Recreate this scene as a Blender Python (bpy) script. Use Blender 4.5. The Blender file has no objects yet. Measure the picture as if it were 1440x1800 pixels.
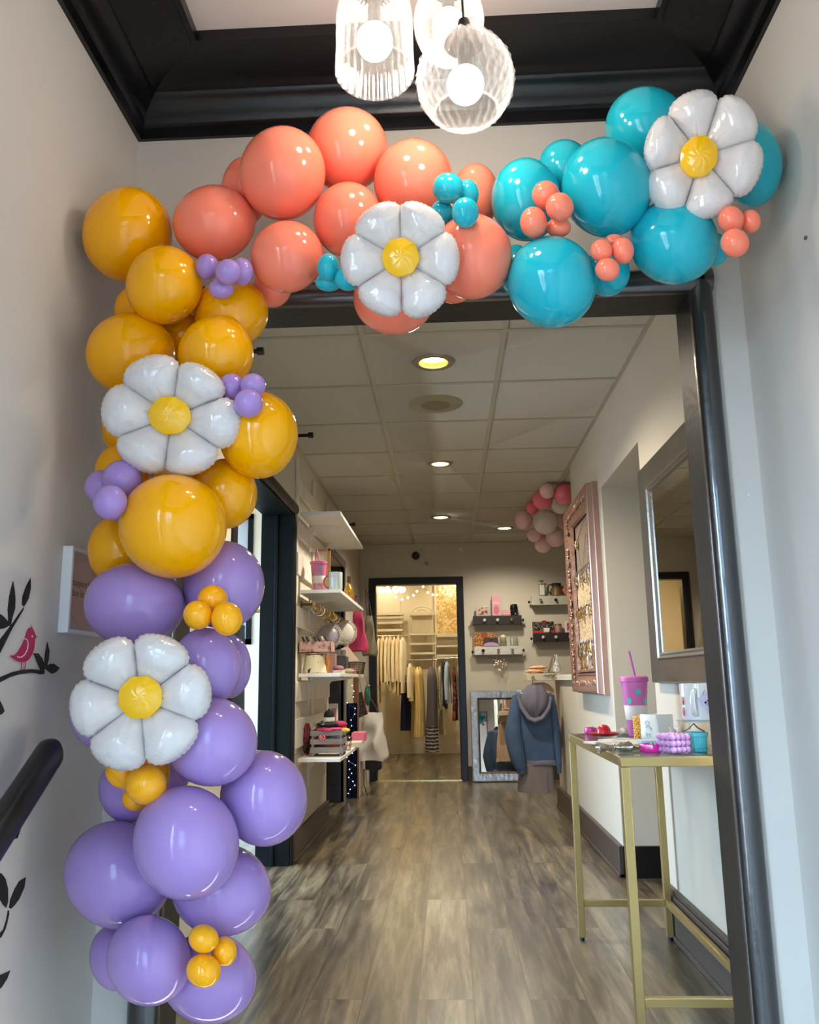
import bpy, bmesh, math, random
from math import sin, cos, pi, sqrt, radians as R_
from mathutils import Vector, Matrix, noise
V = Vector
SC = bpy.context.scene
COL = SC.collection
RND = random.Random(7)

# ------------------------------------------------------------------ camera calibration
PITCH, YAW, ROLL, FPX, CY, CAMH = .1915, -.0433, .0155, 1426.13, 919.92, 1.0141
_f = V((sin(YAW)*cos(PITCH), cos(YAW)*cos(PITCH), sin(PITCH)))
_r = V((cos(YAW), -sin(YAW), 0)); _d = _f.cross(_r)
_R = _r*cos(ROLL) + _d*sin(ROLL); _D = -_r*sin(ROLL) + _d*cos(ROLL)
EYE = V((0, 0, CAMH))
def ray(px, py): return _R*(px-720) + _D*(py-CY) + _f*FPX
def at(px, py, Y): r = ray(px, py); return EYE + r*(Y/r.y)          # point of the plane y = Y
def onX(px, py, X): r = ray(px, py); return EYE + r*(X/r.x)
def onZ(px, py, Z): r = ray(px, py); return EYE + r*((Z-CAMH)/r.z)
def pxm(Y, n=1):                                                    # metres of n pixels near depth Y
    return n*Y*1.01/FPX

# ------------------------------------------------------------------ materials
def lin(c):
    if isinstance(c, str): c = tuple(int(c[i:i+2], 16) for i in (0, 2, 4))
    return tuple((x/255/12.92 if x/255 <= .04045 else ((x/255+.055)/1.055)**2.4) for x in c) + (1,)
_M = {}
def mat(name, col, rough=.5, metal=0, var=.06, scale=9, bump=0, bscale=80, sss=0, coat=0, emit=None, es=0, spec=.5, stretch=None, col2=None):
    if name in _M: return _M[name]
    m = bpy.data.materials.new(name); m.use_nodes = True; nt = m.node_tree; N = nt.nodes; L = nt.links
    b = N['Principled BSDF']; b.inputs['Roughness'].default_value = rough; b.inputs['Metallic'].default_value = metal
    b.inputs['Specular IOR Level'].default_value = spec; b.inputs['Coat Weight'].default_value = coat
    if sss:
        b.inputs['Subsurface Weight'].default_value = sss; b.inputs['Subsurface Radius'].default_value = (1, .6, .4); b.inputs['Subsurface Scale'].default_value = .02
    c = lin(col); tc = N.new('ShaderNodeTexCoord'); mp = N.new('ShaderNodeMapping'); L.new(tc.outputs['Object'], mp.inputs[0])
    if stretch: mp.inputs['Scale'].default_value = stretch
    nz = N.new('ShaderNodeTexNoise'); nz.inputs['Scale'].default_value = scale; nz.inputs['Detail'].default_value = 4; L.new(mp.outputs[0], nz.inputs['Vector'])
    cr = N.new('ShaderNodeValToRGB'); L.new(nz.outputs['Fac'], cr.inputs[0])
    c2 = lin(col2) if col2 else tuple(min(1, x*(1+var)) for x in c[:3])+(1,)
    c1 = c if col2 else tuple(x*(1-var) for x in c[:3])+(1,)
    cr.color_ramp.elements[0].position = .3; cr.color_ramp.elements[1].position = .7
    cr.color_ramp.elements[0].color = c1; cr.color_ramp.elements[1].color = c2
    L.new(cr.outputs[0], b.inputs['Base Color'])
    if bump:
        n2 = N.new('ShaderNodeTexNoise'); n2.inputs['Scale'].default_value = bscale; n2.inputs['Detail'].default_value = 3; L.new(mp.outputs[0], n2.inputs['Vector'])
        bp = N.new('ShaderNodeBump'); bp.inputs['Strength'].default_value = bump; bp.inputs['Distance'].default_value = .01
        L.new(n2.outputs['Fac'], bp.inputs['Height']); L.new(bp.outputs[0], b.inputs['Normal'])
    if emit:
        b.inputs['Emission Color'].default_value = lin(emit); b.inputs['Emission Strength'].default_value = es
    _M[name] = m; return m
def glow(name, col, s):
    return mat(name, col, .4, var=0, emit=col, es=s)
def dots(name, c1, c2, scale, thr=.35, rough=.6, tex='voronoi', soft=.03):
    """two-colour spotted procedural pattern"""
    if name in _M: return _M[name]
    m = mat(name, c1, rough); nt = m.node_tree; N = nt.nodes; L = nt.links; b = N['Principled BSDF']
    tc = N.new('ShaderNodeTexCoord')
    if tex == 'voronoi':
        t = N.new('ShaderNodeTexVoronoi'); t.inputs['Scale'].default_value = scale; out = t.outputs['Distance']
    else:
        t = N.new('ShaderNodeTexNoise'); t.inputs['Scale'].default_value = scale; t.inputs['Detail'].default_value = 3; out = t.outputs['Fac']
    L.new(tc.outputs['Object'], t.inputs['Vector'])
    cr = N.new('ShaderNodeValToRGB'); e = cr.color_ramp.elements; e[0].position = thr; e[1].position = thr+soft
    e[0].color = lin(c2); e[1].color = lin(c1); L.new(out, cr.inputs[0]); L.new(cr.outputs[0], b.inputs['Base Color'])
    return m
def clear(name, tint, transp=.6, rough=.1, edge=0):
    """thin glass / clear plastic: see-through, a little milky, glossy"""
    if name in _M: return _M[name]
    m = bpy.data.materials.new(name); m.use_nodes = True; nt = m.node_tree; N = nt.nodes; L = nt.links
    N.remove(N['Principled BSDF']); o = N['Material Output']
    t = N.new('ShaderNodeBsdfTransparent'); t.inputs[0].default_value = lin(tint)
    d = N.new('ShaderNodeBsdfTranslucent'); d.inputs[0].default_value = lin(tint)
    d2 = N.new('ShaderNodeBsdfDiffuse'); d2.inputs[0].default_value = lin(tint)
    a = N.new('ShaderNodeMixShader'); a.inputs[0].default_value = .5; L.new(d.outputs[0], a.inputs[1]); L.new(d2.outputs[0], a.inputs[2])
    mx = N.new('ShaderNodeMixShader'); mx.inputs[0].default_value = 1-transp
    if edge:      # cut glass looks denser where its facets turn away
        lw = N.new('ShaderNodeLayerWeight'); lw.inputs[0].default_value = .5; pw = N.new('ShaderNodeMath'); pw.operation = 'POWER'; pw.inputs[1].default_value = 1.6; L.new(lw.outputs['Facing'], pw.inputs[0])
        ma = N.new('ShaderNodeMath'); ma.operation = 'MULTIPLY_ADD'; ma.inputs[1].default_value = edge; ma.inputs[2].default_value = 1-transp; L.new(pw.outputs[0], ma.inputs[0]); L.new(ma.outputs[0], mx.inputs[0])
    L.new(t.outputs[0], mx.inputs[1]); L.new(a.outputs[0], mx.inputs[2])
    g = N.new('ShaderNodeBsdfGlossy'); g.inputs['Roughness'].default_value = rough
    fr = N.new('ShaderNodeFresnel'); fr.inputs[0].default_value = 1.45
    mm = N.new('ShaderNodeMath'); mm.operation = 'MULTIPLY'; L.new(fr.outputs[0], mm.inputs[0])
    ge = N.new('ShaderNodeNewGeometry'); mr = N.new('ShaderNodeMapRange'); mr.inputs['To Min'].default_value = .9; mr.inputs['To Max'].default_value = 0
    L.new(ge.outputs['Backfacing'], mr.inputs['Value']); L.new(mr.outputs[0], mm.inputs[1])
    m2 = N.new('ShaderNodeMixShader'); L.new(mm.outputs[0], m2.inputs[0]); L.new(mx.outputs[0], m2.inputs[1]); L.new(g.outputs[0], m2.inputs[2])
    L.new(m2.outputs[0], o.inputs[0]); _M[name] = m; return m

# ------------------------------------------------------------------ mesh building
WM = {}
class MB:
    def __init__(s): s.v = []; s.f = []; s.m = []; s.mi = 0
    def add(s, vs, fs):
        k = len(s.v); s.v += [V(p) for p in vs]; s.f += [tuple(i+k for i in f) for f in fs]; s.m += [s.mi]*len(fs); return s
    def box(s, x0, x1, y0, y1, z0, z1):
        return s.add([(x, y, z) for x in (x0, x1) for y in (y0, y1) for z in (z0, z1)],
                     [(0, 1, 3, 2), (4, 6, 7, 5), (0, 4, 5, 1), (2, 3, 7, 6), (0, 2, 6, 4), (1, 5, 7, 3)])
    def obox(s, c, size, rot=None):
        a, b, d = (q/2 for q in size); k = len(s.v); s.box(-a, a, -b, b, -d, d)
        M = Matrix.Translation(V(c)) @ (rot.to_4x4() if rot else Matrix())
        for i in range(k, len(s.v)): s.v[i] = M @ s.v[i]
        return s
    def quad(s, *p): return s.add(p, [tuple(range(len(p)))])
    def grid(s, fn, nu, nv, cu=False, cv=False):
        vs = []; 
        for i in range(nu if cu else nu+1):
            for j in range(nv if cv else nv+1): vs.append(fn(i/nu, j/nv))
        w = nv if cv else nv+1; h = nu if cu else nu+1; fs = []
        for i in range(nu):
            for j in range(nv):
                a, b = i % h, (i+1) % h; c, d = j % w, (j+1) % w
                fs.append((a*w+c, b*w+c, b*w+d, a*w+d))
        return s.add(vs, fs)
    def lathe(s, prof, n=24, c=(0, 0, 0), rib=0, nrib=0, M=None, caps=True):
        k = len(s.v)
        def fn(u, v):
            i = round(u*(len(prof)-1)); r, z = prof[i]; a = v*2*pi
            r *= 1+rib*cos(nrib*a) if rib else 1
            return V((r*cos(a), r*sin(a), z))
        s.grid(fn, len(prof)-1, n, False, True)
        T = Matrix.Translation(V(c)) @ (M or Matrix())
        for i in range(k, len(s.v)): s.v[i] = T @ s.v[i]
        if caps and prof[0][0] > 1e-5: s.f.append(tuple(k+j for j in range(n))[::-1] if False else tuple(k+j for j in range(n))); s.m.append(s.mi)
        if caps and prof[-1][0] > 1e-5: s.f.append(tuple(k+(len(prof)-1)*n+j for j in range(n))[::-1]); s.m.append(s.mi)
        return s
    def cyl(s, p0, p1, r, r1=None, n=14):
        p0, p1 = V(p0), V(p1); d = p1-p0
        if d.length < 1e-7: return s
        M = d.to_track_quat('Z', 'Y').to_matrix().to_4x4()
        return s.lathe([(r, 0), (r if r1 is None else r1, d.length)], n, p0, M=M)
    def tube(s, pts, r, n=8, closed=False, flat=1):
        pts = [V(p) for p in pts]; m = len(pts); rs = r if isinstance(r, (list, tuple)) else [r]*m; vs = []
        up = None
        for i, p in enumerate(pts):
            a = pts[(i-1) % m] if closed or i else p; b = pts[(i+1) % m] if closed or i < m-1 else p
            t = (b-a).normalized()
            if up is None: up = t.orthogonal().normalized()
            up = (up - t*up.dot(t)); up = up.normalized() if up.length > 1e-6 else t.orthogonal().normalized()
            w = t.cross(up)
            vs += [p + (up*cos(2*pi*j/n) + w*sin(2*pi*j/n)*flat)*rs[i] for j in range(n)]
        fs = []
        for i in range(m if closed else m-1):
            for j in range(n):
                a = i*n; b = ((i+1) % m)*n; fs.append((a+j, a+(j+1) % n, b+(j+1) % n, b+j))
        if not closed: fs += [tuple(range(n))[::-1], tuple((m-1)*n+j for j in range(n))]
        return s.add(vs, fs)
    def sph(s, c, r, n=16, m=None, sc=(1, 1, 1)):
        c = V(c); m = m or max(6, n*2//3)
        vs = [c+V((0, 0, r*sc[2]))]
        for i in range(1, m):
            a = pi*i/m; vs += [c+V((r*sc[0]*sin(a)*cos(2*pi*j/n), r*sc[1]*sin(a)*sin(2*pi*j/n), r*sc[2]*cos(a))) for j in range(n)]
        vs.append(c-V((0, 0, r*sc[2]))); fs = []
        for j in range(n): fs.append((0, 1+j, 1+(j+1) % n)); fs.append((len(vs)-1, 1+(m-2)*n+(j+1) % n, 1+(m-2)*n+j))
        for i in range(m-2):
            for j in range(n): a = 1+i*n; fs.append((a+j, a+n+j, a+n+(j+1) % n, a+(j+1) % n))
        return s.add(vs, fs)
    def prism(s, poly, ax, h):
        """poly: list of 3D points, extruded by vector ax*h"""
        poly = [V(p) for p in poly]; n = len(poly); e = V(ax)*h
        return s.add(poly+[p+e for p in poly], [tuple(range(n))[::-1], tuple(range(n, 2*n))]+[(i, (i+1) % n, (i+1) % n+n, i+n) for i in range(n)])
    def ring(s, c, R, r, ax=(0, 0, 1), n=24, m=8):
        q = V(ax).to_track_quat('Z', 'Y'); c = V(c)
        return s.tube([c+q @ V((R*cos(2*pi*i/n), R*sin(2*pi*i/n), 0)) for i in range(n)], r, m, True)
    def build(s, name, m, parent=None, bevel=0, sharp=35, label=None, cat=None, group=None, kind=None, bseg=2, origin=None, flat=False):
        me = bpy.data.meshes.new(name)
        if parent is not None: I = WM[parent].inverted(); vs = [I @ p for p in s.v]; loc = None
        else:
            lo = [min(p[i] for p in s.v) for i in range(3)]; hi = [max(p[i] for p in s.v) for i in range(3)]
            loc = V(origin) if origin is not None else V(((lo[0]+hi[0])/2, (lo[1]+hi[1])/2, lo[2])); vs = [p-loc for p in s.v]
        me.from_pydata([tuple(p) for p in vs], [], s.f)
        bm = bmesh.new(); bm.from_mesh(me); bmesh.ops.recalc_face_normals(bm, faces=bm.faces); bm.to_mesh(me); bm.free()
        for mm in (m if isinstance(m, (list, tuple)) else [m]): me.materials.append(mm)
        me.polygons.foreach_set('material_index', s.m)
        if not flat:
            me.polygons.foreach_set('use_smooth', [True]*len(me.polygons))
            me.set_sharp_from_angle(angle=R_(sharp))
        o = bpy.data.objects.new(name, me); COL.objects.link(o)
        if parent is not None: o.parent = parent; WM[o] = WM[parent]
        else: o.location = loc; WM[o] = Matrix.Translation(loc)
        if bevel:
            b = o.modifiers.new('bevel', 'BEVEL'); b.width = bevel; b.segments = bseg; b.limit_method = 'ANGLE'; b.angle_limit = R_(40)
        tag(o, label, cat, group, kind); return o
def tag(o, label=None, cat=None, group=None, kind=None):
    if label: o['label'] = label
    if cat: o['category'] = cat
    if group: o['group'] = group
    if kind: o['kind'] = kind
    return o
def thing(name, label, cat, loc, group=None, rot=None):
    o = bpy.data.objects.new(name, None); COL.objects.link(o); o.empty_display_size = .05
    M = Matrix.Translation(V(loc)) @ (rot.to_4x4() if rot else Matrix())
    o.matrix_world = M; o.location = V(loc)
    if rot: o.rotation_euler = rot.to_euler()
    WM[o] = M; return tag(o, label, cat, group)
def copy_thing(src, loc, label=None, group=None, rotz=None):
    r = src.copy(); COL.objects.link(r); r.location = V(loc)
    if rotz is not None: r.rotation_euler.z = rotz
    if label: r['label'] = label
    if group: r['group'] = group
    def rec(a, b):
        for ch in list(a.children):
            if ch is b: continue
            c = ch.copy(); COL.objects.link(c); c.parent = b; rec(ch, c)
    rec(src, r); return r
def struct(name, mb, m, parent=None, bevel=0, **k):
    return mb.build(name, m, parent, bevel, kind='structure', **k)
def text_verts(body, size):
    cu = bpy.data.curves.new('lettering_curve', 'FONT'); cu.body = body; cu.size = size; cu.align_x = 'LEFT'; cu.resolution_u = 3
    o = bpy.data.objects.new('lettering_tmp', cu); COL.objects.link(o)
    dg = bpy.context.evaluated_depsgraph_get(); me = bpy.data.meshes.new_from_object(o.evaluated_get(dg))
    vs = [v.co.copy() for v in me.vertices]; fs = [tuple(p.vertices) for p in me.polygons]
    bpy.data.objects.remove(o); bpy.data.curves.remove(cu); bpy.data.meshes.remove(me); return vs, fs
def add_text(mb, body, size, origin, ux, uy):
    vs, fs = text_verts(body, size); ux, uy = V(ux), V(uy)
    mb.add([V(origin)+ux*p.x+uy*p.y for p in vs], fs); return mb
PEND_S, DOWN_W, FIT_W, SKY, EXPO = 60, 105, 48, 44, 0
# ------------------------------------------------------------------ shell materials
def floor_mat():
    m = mat('plank_floor', (110, 100, 84), .36, spec=1.0, coat=.7); nt = m.node_tree; N = nt.nodes; L = nt.links; b = N['Principled BSDF']; b.inputs['Coat Roughness'].default_value = .24
    tc = N.new('ShaderNodeTexCoord'); sp = N.new('ShaderNodeSeparateXYZ'); L.new(tc.outputs['Object'], sp.inputs[0])
    cb = N.new('ShaderNodeCombineXYZ'); L.new(sp.outputs['Y'], cb.inputs['X']); L.new(sp.outputs['X'], cb.inputs['Y'])
    br = N.new('ShaderNodeTexBrick'); L.new(cb.outputs[0], br.inputs['Vector']); br.offset = .37; br.inputs['Scale'].default_value = 1
    br.inputs['Brick Width'].default_value = 1.22; br.inputs['Row Height'].default_value = .18; br.inputs['Mortar Size'].default_value = .0016
    br.inputs['Color1'].default_value = (0, 0, 0, 1); br.inputs['Color2'].default_value = (1, 1, 1, 1); br.inputs['Mortar'].default_value = (.5, .5, .5, 1)
    # per-plank offset of the grain
    off = N.new('ShaderNodeVectorMath'); off.operation = 'SCALE'; L.new(br.outputs['Color'], off.inputs[0]); off.inputs['Scale'].default_value = 7
    ad = N.new('ShaderNodeVectorMath'); ad.operation = 'ADD'; L.new(tc.outputs['Object'], ad.inputs[0]); L.new(off.outputs[0], ad.inputs[1])
    mp = N.new('ShaderNodeMapping'); mp.inputs['Scale'].default_value = (11, 1.0, 1); L.new(ad.outputs[0], mp.inputs[0])
    n1 = N.new('ShaderNodeTexNoise'); n1.inputs['Scale'].default_value = 1.5; n1.inputs['Detail'].default_value = 8; n1.inputs['Roughness'].default_value = .65; n1.inputs['Distortion'].default_value = .35
    L.new(mp.outputs[0], n1.inputs['Vector'])
    cr = N.new('ShaderNodeValToRGB'); e = cr.color_ramp.elements; e[0].position = .36; e[0].color = lin((56, 47, 35)); e[1].position = .72; e[1].color = lin((190, 170, 130))
    e2 = e.new(.47); e2.color = lin((104, 92, 72)); e3 = e.new(.58); e3.color = lin((150, 134, 104)); L.new(n1.outputs['Fac'], cr.inputs[0])
    mp2 = N.new('ShaderNodeMapping'); mp2.inputs['Scale'].default_value = (90, 6, 1); L.new(ad.outputs[0], mp2.inputs[0])
    n2 = N.new('ShaderNodeTexNoise'); n2.inputs['Scale'].default_value = 1; n2.inputs['Detail'].default_value = 3; L.new(mp2.outputs[0], n2.inputs['Vector'])
    mx = N.new('ShaderNodeMix'); mx.data_type = 'RGBA'; mx.blend_type = 'OVERLAY'; mx.inputs['Factor'].default_value = .62; L.new(cr.outputs[0], mx.inputs['A']); L.new(n2.outputs['Fac'], mx.inputs['B'])
    sh = N.new('ShaderNodeMapRange'); sh.inputs['To Min'].default_value = .44; sh.inputs['To Max'].default_value = .70; L.new(br.outputs['Color'], sh.inputs['Value'])
    mu = N.new('ShaderNodeMix'); mu.data_type = 'RGBA'; mu.blend_type = 'MULTIPLY'; mu.inputs['Factor'].default_value = 1; L.new(mx.outputs['Result'], mu.inputs['A']); L.new(sh.outputs[0], mu.inputs['B'])
    m3 = N.new('ShaderNodeMix'); m3.data_type = 'RGBA'; L.new(br.outputs['Fac'], m3.inputs['Factor']); L.new(mu.outputs['Result'], m3.inputs['A']); m3.inputs['B'].default_value = lin((50, 44, 37))
    L.new(m3.outputs['Result'], b.inputs['Base Color'])
    rr = N.new('ShaderNodeMapRange'); rr.inputs['To Min'].default_value = .26; rr.inputs['To Max'].default_value = .36; L.new(n2.outputs['Fac'], rr.inputs['Value']); L.new(rr.outputs[0], b.inputs['Roughness'])
    bp = N.new('ShaderNodeBump'); bp.inputs['Strength'].default_value = .05; bp.inputs['Distance'].default_value = .003; L.new(n2.outputs['Fac'], bp.inputs['Height']); L.new(bp.outputs[0], b.inputs['Normal'])
    return m
FLOORM = floor_mat()
WALL = mat('wall_paint', (206, 201, 192), .55, var=.02, scale=3, bump=.05, bscale=120)
WALLF = mat('shop_wall_paint', (206, 197, 178), .6, var=.025, scale=2, bump=.04, bscale=120)
CREAM = mat('cream_wall_paint', (226, 219, 200), .6, var=.02, scale=3)
BLACK = mat('black_gloss_paint', (7, 7, 10), .30, var=.2, scale=14, bump=.12, bscale=40, spec=.5)
CASE = mat('casing_paint', (9, 12, 18), .34, var=.2, scale=14, bump=.10, bscale=50, spec=1.0, coat=1)
BLKB = mat('black_satin_paint', (20, 16, 13), .42, var=.15, scale=14, bump=.1, bscale=50, spec=.36)
GREENBLK = mat('green_black_paint', (11, 19, 21), .5, var=.15, scale=10, bump=.06, bscale=50, spec=.14)
WHITE = mat('white_paint', (222, 217, 207), .5, var=.03, scale=6)
TILE = mat('ceiling_tile', (196, 189, 172), .9, var=.05, scale=90, bump=.25, bscale=220)
GRID = mat('ceiling_grid_metal', (178, 172, 152), .55, var=.03)
BASEB = mat('brown_baseboard', (66, 55, 46), .5, var=.08, scale=6)
BRD = mat('whitewashed_board', (220, 212, 196), .6, var=.10, scale=4, stretch=(1, 6, 1), bump=.08, bscale=30)
XL, XR, YW = -.875, .83, 2.1
CL, CR, CZ, YF = -.92, .89, 2.476, 8.70
JL, JR, JZ = -.72, .697, 2.055
FZ = -.55; BKY = -.85

# floors
mb = MB().box(-3.0, 2.4, 1.9, YF+.02, -.03, 0); struct('floor', mb, FLOORM)
mb = MB().box(-2.0, 1.4, YF+.02, 11.95, -.03, 0); struct('floor', mb, FLOORM)
mb = MB().box(XL-.1, XR+.1, BKY, 1.9, FZ-.05, FZ); struct('floor', mb, mat('entry_floor_grey', (150, 146, 140), .5, var=.1, scale=5))
mb = MB()
for k, (a, z) in enumerate([(1.3, -.367), (1.6, -.183)]): mb.box(XL, XR, a, 1.9, FZ, z)
struct('trim_1', mb, mat('stair_tread', (120, 110, 98), .5), bevel=.01)
# entry walls
WA, WB, WZ0, WZ1 = -.72, .30, -.10, 2.15      # glazed side light in the left entry wall, behind the viewer
struct('wall_left', MB().box(XL-.1, XL, BKY, WA, FZ, 2.8).box(XL-.1, XL, WB, YW+.02, FZ, 2.8).box(XL-.1, XL, WA, WB, FZ, WZ0).box(XL-.1, XL, WA, WB, WZ1, 2.8), WALL)
mb = MB()
for y in (WA, (WA+WB)/2-.02, WB-.04): mb.box(XL-.07, XL-.02, y, y+.04, WZ0, WZ1)
for z in (WZ0, 1.15, WZ1-.04): mb.box(XL-.07, XL-.02, WA, WB, z, z+.04)
w3 = struct('window_2', mb, BLACK)
MB().box(XL-.05, XL-.04, WA, WB, WZ0, WZ1).build('pane', clear('door_glass', (245, 250, 252), .96, .02), w3, kind='structure')
struct('wall_right', MB().box(XR, XR+.1, BKY, YW+.02, FZ, 2.8), WALL)
mb = MB().box(XL, JL, YW, YW+.12, FZ, 2.8).box(JR, XR, YW, YW+.12, FZ, 2.8).box(JL, JR, YW, YW+.12, JZ, 2.8)
struct('wall_front', mb, WALL)
# street side of the entry: glazed door and transom on the left, solid on the right
DX0, DX1 = -.55, .15
mb = MB().box(XL, DX0, BKY-.1, BKY, FZ, 2.8).box(DX1, XR, BKY-.1, BKY, FZ, 2.8).box(DX0, DX1, BKY-.1, BKY, 2.25, 2.8)
struct('wall_back', mb, WALL)
mb = MB()
for x in (DX0, DX1-.07): mb.box(x, x+.07, BKY-.07, BKY-.02, FZ, 2.25)
for z in (FZ, .25, 1.55, 2.18): mb.box(DX0, DX1, BKY-.07, BKY-.02, z, z+(.16 if z == FZ else .06))
mb.box((DX0+DX1)/2-.02, (DX0+DX1)/2+.02, BKY-.065, BKY-.025, .31, 2.2)
d = struct('door_1', mb, BLACK)
MB().box(DX0+.07, DX1-.07, BKY-.05, BKY-.04, FZ+.16, 2.18).build('pane', clear('daylight_dimming_glass', (176, 182, 188), .96, .02), d, kind='structure')  # dark tint added to weaken the daylight coming through the rear door
# entry ceiling with the deep black cornice
Z0 = 2.72; FE = .245
struct('ceiling', MB().box(XL-.1, XR+.1, BKY-.1, YW+.12, Z0+.012, Z0+.1), mat('ceiling_pink_white', (214, 200, 192), .6, var=.03, scale=3))
prof = [(0, 2.588), (.012, 2.588), (.014, 2.622), (.02, 2.626), (.024, 2.63), (.03, 2.650), (.043, 2.672), (.058, 2.684), (.064, 2.688), (.068, 2.696), (.09, 2.700), (.10, 2.706), (.225, 2.706), (.23, 2.699), (FE, 2.699), (FE, 2.735), (0, 2.735)]
def cornice(a, b, inward):
    a, b, n = V(a), V(b), V(inward); t = (b-a).normalized(); mb = MB(); k = len(prof)
    vs = []
    for p, s_ in ((a, 1), (b, -1)):
        for d_, z in prof: q = p + n*d_ + t*d_*s_; vs.append((q.x, q.y, z))
    mb.add(vs, [(i, (i+1) % k, (i+1) % k+k, i+k) for i in range(k)]); return mb
struct('trim_2', cornice((XL, YW, 0), (XR, YW, 0), (0, -1, 0)), BLACK)
struct('trim_3', cornice((XL, BKY, 0), (XL, YW, 0), (1, 0, 0)), BLACK)
struct('trim_4', cornice((XR, YW, 0), (XR, BKY, 0), (-1, 0, 0)), BLACK)
struct('trim_5', cornice((XR, BKY, 0), (XL, BKY, 0), (0, 1, 0)), BLACK)
# cased opening: lining and rounded casing
def roundcase(mb, p, q, out, side, w=.062, t=.032):
    """bullnose casing strip from p to q; out = direction off the wall, side = direction of its width"""
    p, q, out, side = V(p), V(q), V(out), V(side); n = 9; pr = [(0, 0)]
    for i in range(n+1): a = pi*i/n; pr.append((w/2-w/2*cos(a), t*(.35+.65*sin(a)) if 0 < i < n else t*.35))
    pr.append((w, 0)); k = len(pr)
    vs = [b+side*u+out*v for b in (p, q) for u, v in pr]
    mb.add(vs, [(i, (i+1) % k, (i+1) % k+k, i+k) for i in range(k)]+[tuple(range(k)), tuple(range(k, 2*k))])
mb = MB().box(JR-.012, JR, YW, YW+.125, 0, JZ).box(JL, JL+.012, YW, YW+.125, -.2, JZ).box(JL, JR, YW, YW+.125, JZ-.012, JZ)
struct('trim_6', mb, BLKB)
mb = MB()
roundcase(mb, (JR-.012, YW, FZ), (JR-.012, YW, JZ+.055), (0, -1, 0), (1, 0, 0))
roundcase(mb, (JL+.012, YW, FZ), (JL+.012, YW, JZ+.055), (0, -1, 0), (-1, 0, 0), w=.075)
roundcase(mb, (JL-.06, YW, JZ-.012), (JR+.05, YW, JZ-.012), (0, -1, 0), (0, 0, 1), w=.07)
struct('trim_7', mb, CASE)
# corridor ceiling
mb = MB().box(CL-.2, 2.4, YW+.12, YF+.1, CZ, CZ+.08); shop_ceiling = struct('ceiling', mb, TILE)
LIGHTS = [(762, 637, .098), (774, 815, .085), (775, 909, .095), (887, 928, .095)]
mb = MB()
for px, py, r in LIGHTS: mb.cyl(onZ(px, py, CZ)-V((0, 0, .02)), onZ(px, py, CZ)+V((0, 0, .06)), r*.75, n=36)
cut = mb.build('cutter', TILE); bo = shop_ceiling.modifiers.new('holes', 'BOOLEAN'); bo.object = cut; bo.solver = 'EXACT'; bo.operation = 'DIFFERENCE'
bpy.context.view_layer.update(); me = bpy.data.meshes.new_from_object(shop_ceiling.evaluated_get(bpy.context.evaluated_depsgraph_get()))
shop_ceiling.modifiers.clear(); shop_ceiling.data = me; bpy.data.objects.remove(cut)
mb = MB(); x1, y1, s = -.332, 3.2552, .61
for k in range(-1, 5):
    x = x1+s*k
    if x > CL+.02 and x < 2.3: mb.box(x-.012, x+.012, YW+.12, YF, CZ-.004, CZ+.01)
for k in range(-2, 9):
    y = y1+s*k
    if y > YW+.15: mb.box(CL, 2.3, y-.010, y+.010, CZ-.0045, CZ+.01)
mb.box(CL, CL+.02, YW+.12, YF, CZ-.005, CZ+.01).box(CR-.02, CR+.01, YW+.12, YF, CZ-.005, CZ+.01).box(CL, 2.3, YF-.02, YF, CZ-.005, CZ+.01)
struct('trim_8', mb, GRID)
# left corridor wall with two openings
O1a, O1b, OZ, O2a, O2b = 3.45, 4.83, 2.035, 6.25, 7.27
LX = CL-.18
mb = MB().box(LX, CL, YW+.12, O1a, 0, CZ).box(LX, CL, O1a, O1b, OZ, CZ).box(LX, CL, O1b, O2a, 0, CZ).box(LX, CL, O2a, O2b, OZ, CZ).box(LX, CL, O2b, YF, 0, CZ)
struct('wall_left', mb, WALLF)
mb = MB().box(LX-.012, CL+.004, O1b-.02, O1b, 0, OZ).box(LX, CL, O1a, O1a+.02, 0, OZ).box(LX, CL, O1a, O1b, OZ-.02, OZ)
mb.box(LX+.075, LX+.095, O1b-.034, O1b-.02, 0, OZ-.02)
struct('trim_9', mb, GREENBLK, bevel=.003)
mb = MB(); roundcase(mb, (CL, O1a-.05, OZ-.01), (CL, O1b+.03, OZ-.01), (1, 0, 0), (0, 0, 1), w=.07, t=.03)
roundcase(mb, (CL, O1b-.008, 0), (CL, O1b-.008, OZ), (1, 0, 0), (0, 1, 0), w=.045, t=.02)
roundcase(mb, (CL, O1a+.02, 0), (CL, O1a+.02, OZ), (1, 0, 0), (0, -1, 0), w=.06, t=.02)
struct('trim_10', mb, BLKB)
mb = MB(); roundcase(mb, (CL, O2a, OZ-.01), (CL, O2b+.03, OZ-.01), (1, 0, 0), (0, 0, 1), w=.07, t=.02)
mb.box(CL-.06, CL+.012, O2b, O2b+.05, 0, OZ+.04); struct('trim_11', mb, mat('taupe_casing', (120, 110, 96), .5))
dd = struct('door_2', MB().box(LX+.02, CL-.02, O2b-.05, O2b-.005, 0, OZ-.01), mat('black_door', (16, 17, 20), .5), bevel=.004)
for z0, z1 in ((.15, .8), (.95, 1.85)): MB().box(LX+.05, CL-.05, O2b-.058, O2b-.049, z0, z1).build('door_panel', _M['black_door'], dd, .004, kind='structure')
mb = MB().box(CL, CL+.022, O1b+.045, O2a, 0, .155).box(CL, CL+.030, O1b+.045, O2a, 0, .018); struct('baseboard_left', mb, BASEB, bevel=.004)
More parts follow.
